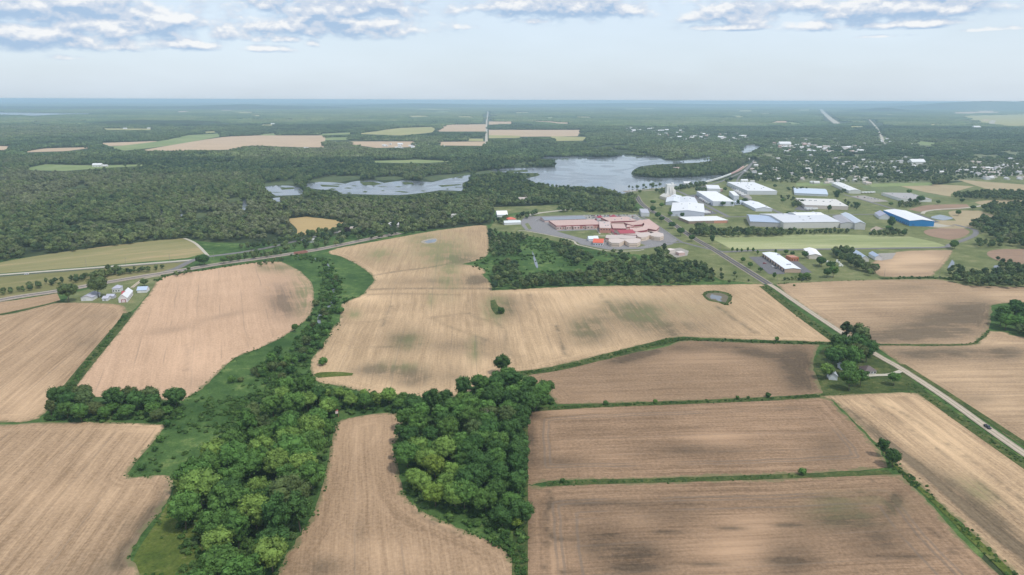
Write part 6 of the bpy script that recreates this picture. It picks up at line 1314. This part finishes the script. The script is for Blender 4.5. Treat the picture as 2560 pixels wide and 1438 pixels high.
# ------------------------------------------------------------------ sky and sun
SUN_EL, SUN_AZ = R(60), R(128)      # azimuth clockwise from the view direction: behind the viewer, to the right
sd = bpy.data.lights.new("sun", 'SUN'); sun = link(bpy.data.objects.new("sun", sd))
sd.energy = SUN_E; sd.angle = SUN_ANG; sd.color = (1.0, 0.965, 0.91)
v = Vector((math.sin(SUN_AZ) * math.cos(SUN_EL), math.cos(SUN_AZ) * math.cos(SUN_EL), math.sin(SUN_EL)))
sun.rotation_euler = v.to_track_quat('Z', 'Y').to_euler(); sun.location = (0, 0, 900)

w = bpy.data.worlds.new("World"); scene.world = w; w.use_nodes = True
t = NT(w.node_tree); bg = w.node_tree.nodes['Background']
sky = t.node('ShaderNodeTexSky', sky_type='NISHITA'); sky.sun_disc = False; sky.sun_elevation = SUN_EL; sky.sun_rotation = SUN_AZ
sky.altitude = 300; sky.air_density = 1.0; sky.dust_density = 2.5; sky.ozone_density = 1.5
tc = t.node('ShaderNodeTexCoord').outputs['Generated']
dx, dy, dz = t.sep(tc)
az = t.m('ARCTAN2', dx, dy); el = t.m('ARCSINE', dz)
# high thin veil of cloud that pales the blue, more of it low down
veil = t.mad(t.noise(t.xyz(t.mul(az, 2.5), t.mul(el, 9.0)), 1.0, 4, .6), 0.30, VEIL)
skyc = t.mix(t.m('MINIMUM', veil, 0.95), sky.outputs[0], VEIL_COL)
# cumulus: patches in azimuth / elevation (degrees), broken up by noise, flat below and bright on top
azd, eld = t.mul(az, 57.2958), t.mul(el, 57.2958)
def sky_dir(x, y):
    d = _f + _r * ((x - CX) / FPX) - _u * ((y - CY) / FPX)
    return math.degrees(math.atan2(d[0], d[1])), math.degrees(math.atan2(d[2], math.hypot(d[0], d[1])))
CLD = []
for x_, y_, rx_, ry_, w_ in CLOUDS:
    a_, e_ = sky_dir(x_, y_); CLD.append((a_, e_, abs(sky_dir(x_ + rx_ * 1.08, y_)[0] - a_), abs(sky_dir(x_, y_ - ry_ * 1.3)[1] - e_), w_))
def clouds(eoff):
    e = t.add(eld, eoff)
    n = t.add(t.mul(t.noise(t.xyz(t.mul(azd, .55), t.mul(e, .95), 3.7), 1.0, 7, .52, .15), 1.0), 0.0)
    acc = None
    for a, el0, sa, se, wt in CLD:
        da = t.mul(t.sub(azd, a), 1 / sa); dl = t.sub(e, el0)
        de = t.m('ADD', t.mul(t.m('MAXIMUM', dl, 0.0), 1 / se), t.mul(t.m('MINIMUM', dl, 0.0), 1.7 / se))
        g = t.m('EXPONENT', t.mul(t.add(t.mul(da, da), t.mul(de, de)), -1.0))
        g = t.mul(g, wt); acc = g if acc is None else t.m('MAXIMUM', acc, g)
    hi = t.step(e, 8.0, 13.0, 0.0, 0.52); acc = t.m('MAXIMUM', acc, hi)
    return t.add(t.mul(t.mul(t.sub(n, .5), 1.7), t.step(acc, .03, .32)), acc)
d0 = clouds(0.0); d1 = clouds(0.34)
alpha = t.step(d0, 0.10, 0.62)
lit = t.m('ADD', t.mul(t.sub(d0, d1), 1.7), 0.5, clamp=True)
shd = t.noise(t.xyz(t.mul(azd, .33), t.mul(eld, .8), 9.1), 1.0, 5, .6, .4)
body = t.step(d0, 0.5, 1.2)
ccol = t.mix(t.step(t.add(lit, t.mul(t.sub(shd, .5), 1.1)), .10, .58), CL_DARK, CL_GREY)
ccol = t.mix(t.step(t.add(lit, t.mul(t.sub(shd, .5), 1.5)), .50, 1.05), ccol, CL_LIT)
fin = t.mix(t.mul(alpha, .82), skyc, ccol)
t.put(bg.inputs['Color'], fin); bg.inputs['Strength'].default_value = SKY_S

# ------------------------------------------------------------------ picture
scene.render.engine = 'CYCLES'
scene.view_settings.view_transform = 'Standard'; scene.view_settings.look = 'None'; scene.view_settings.gamma = 1.0; scene.view_settings.use_curve_mapping = False
scene.view_settings.exposure = EXPO
c = scene.cycles
c.use_denoising = True; c.denoiser = 'OPENIMAGEDENOISE'
c.max_bounces = 5; c.diffuse_bounces = 3; c.glossy_bounces = 2; c.transmission_bounces = 2; c.volume_bounces = 1; c.transparent_max_bounces = 6
c.sample_clamp_indirect = 6.0; c.use_adaptive_sampling = True; c.adaptive_threshold = 0.01
c.use_fast_gi = False
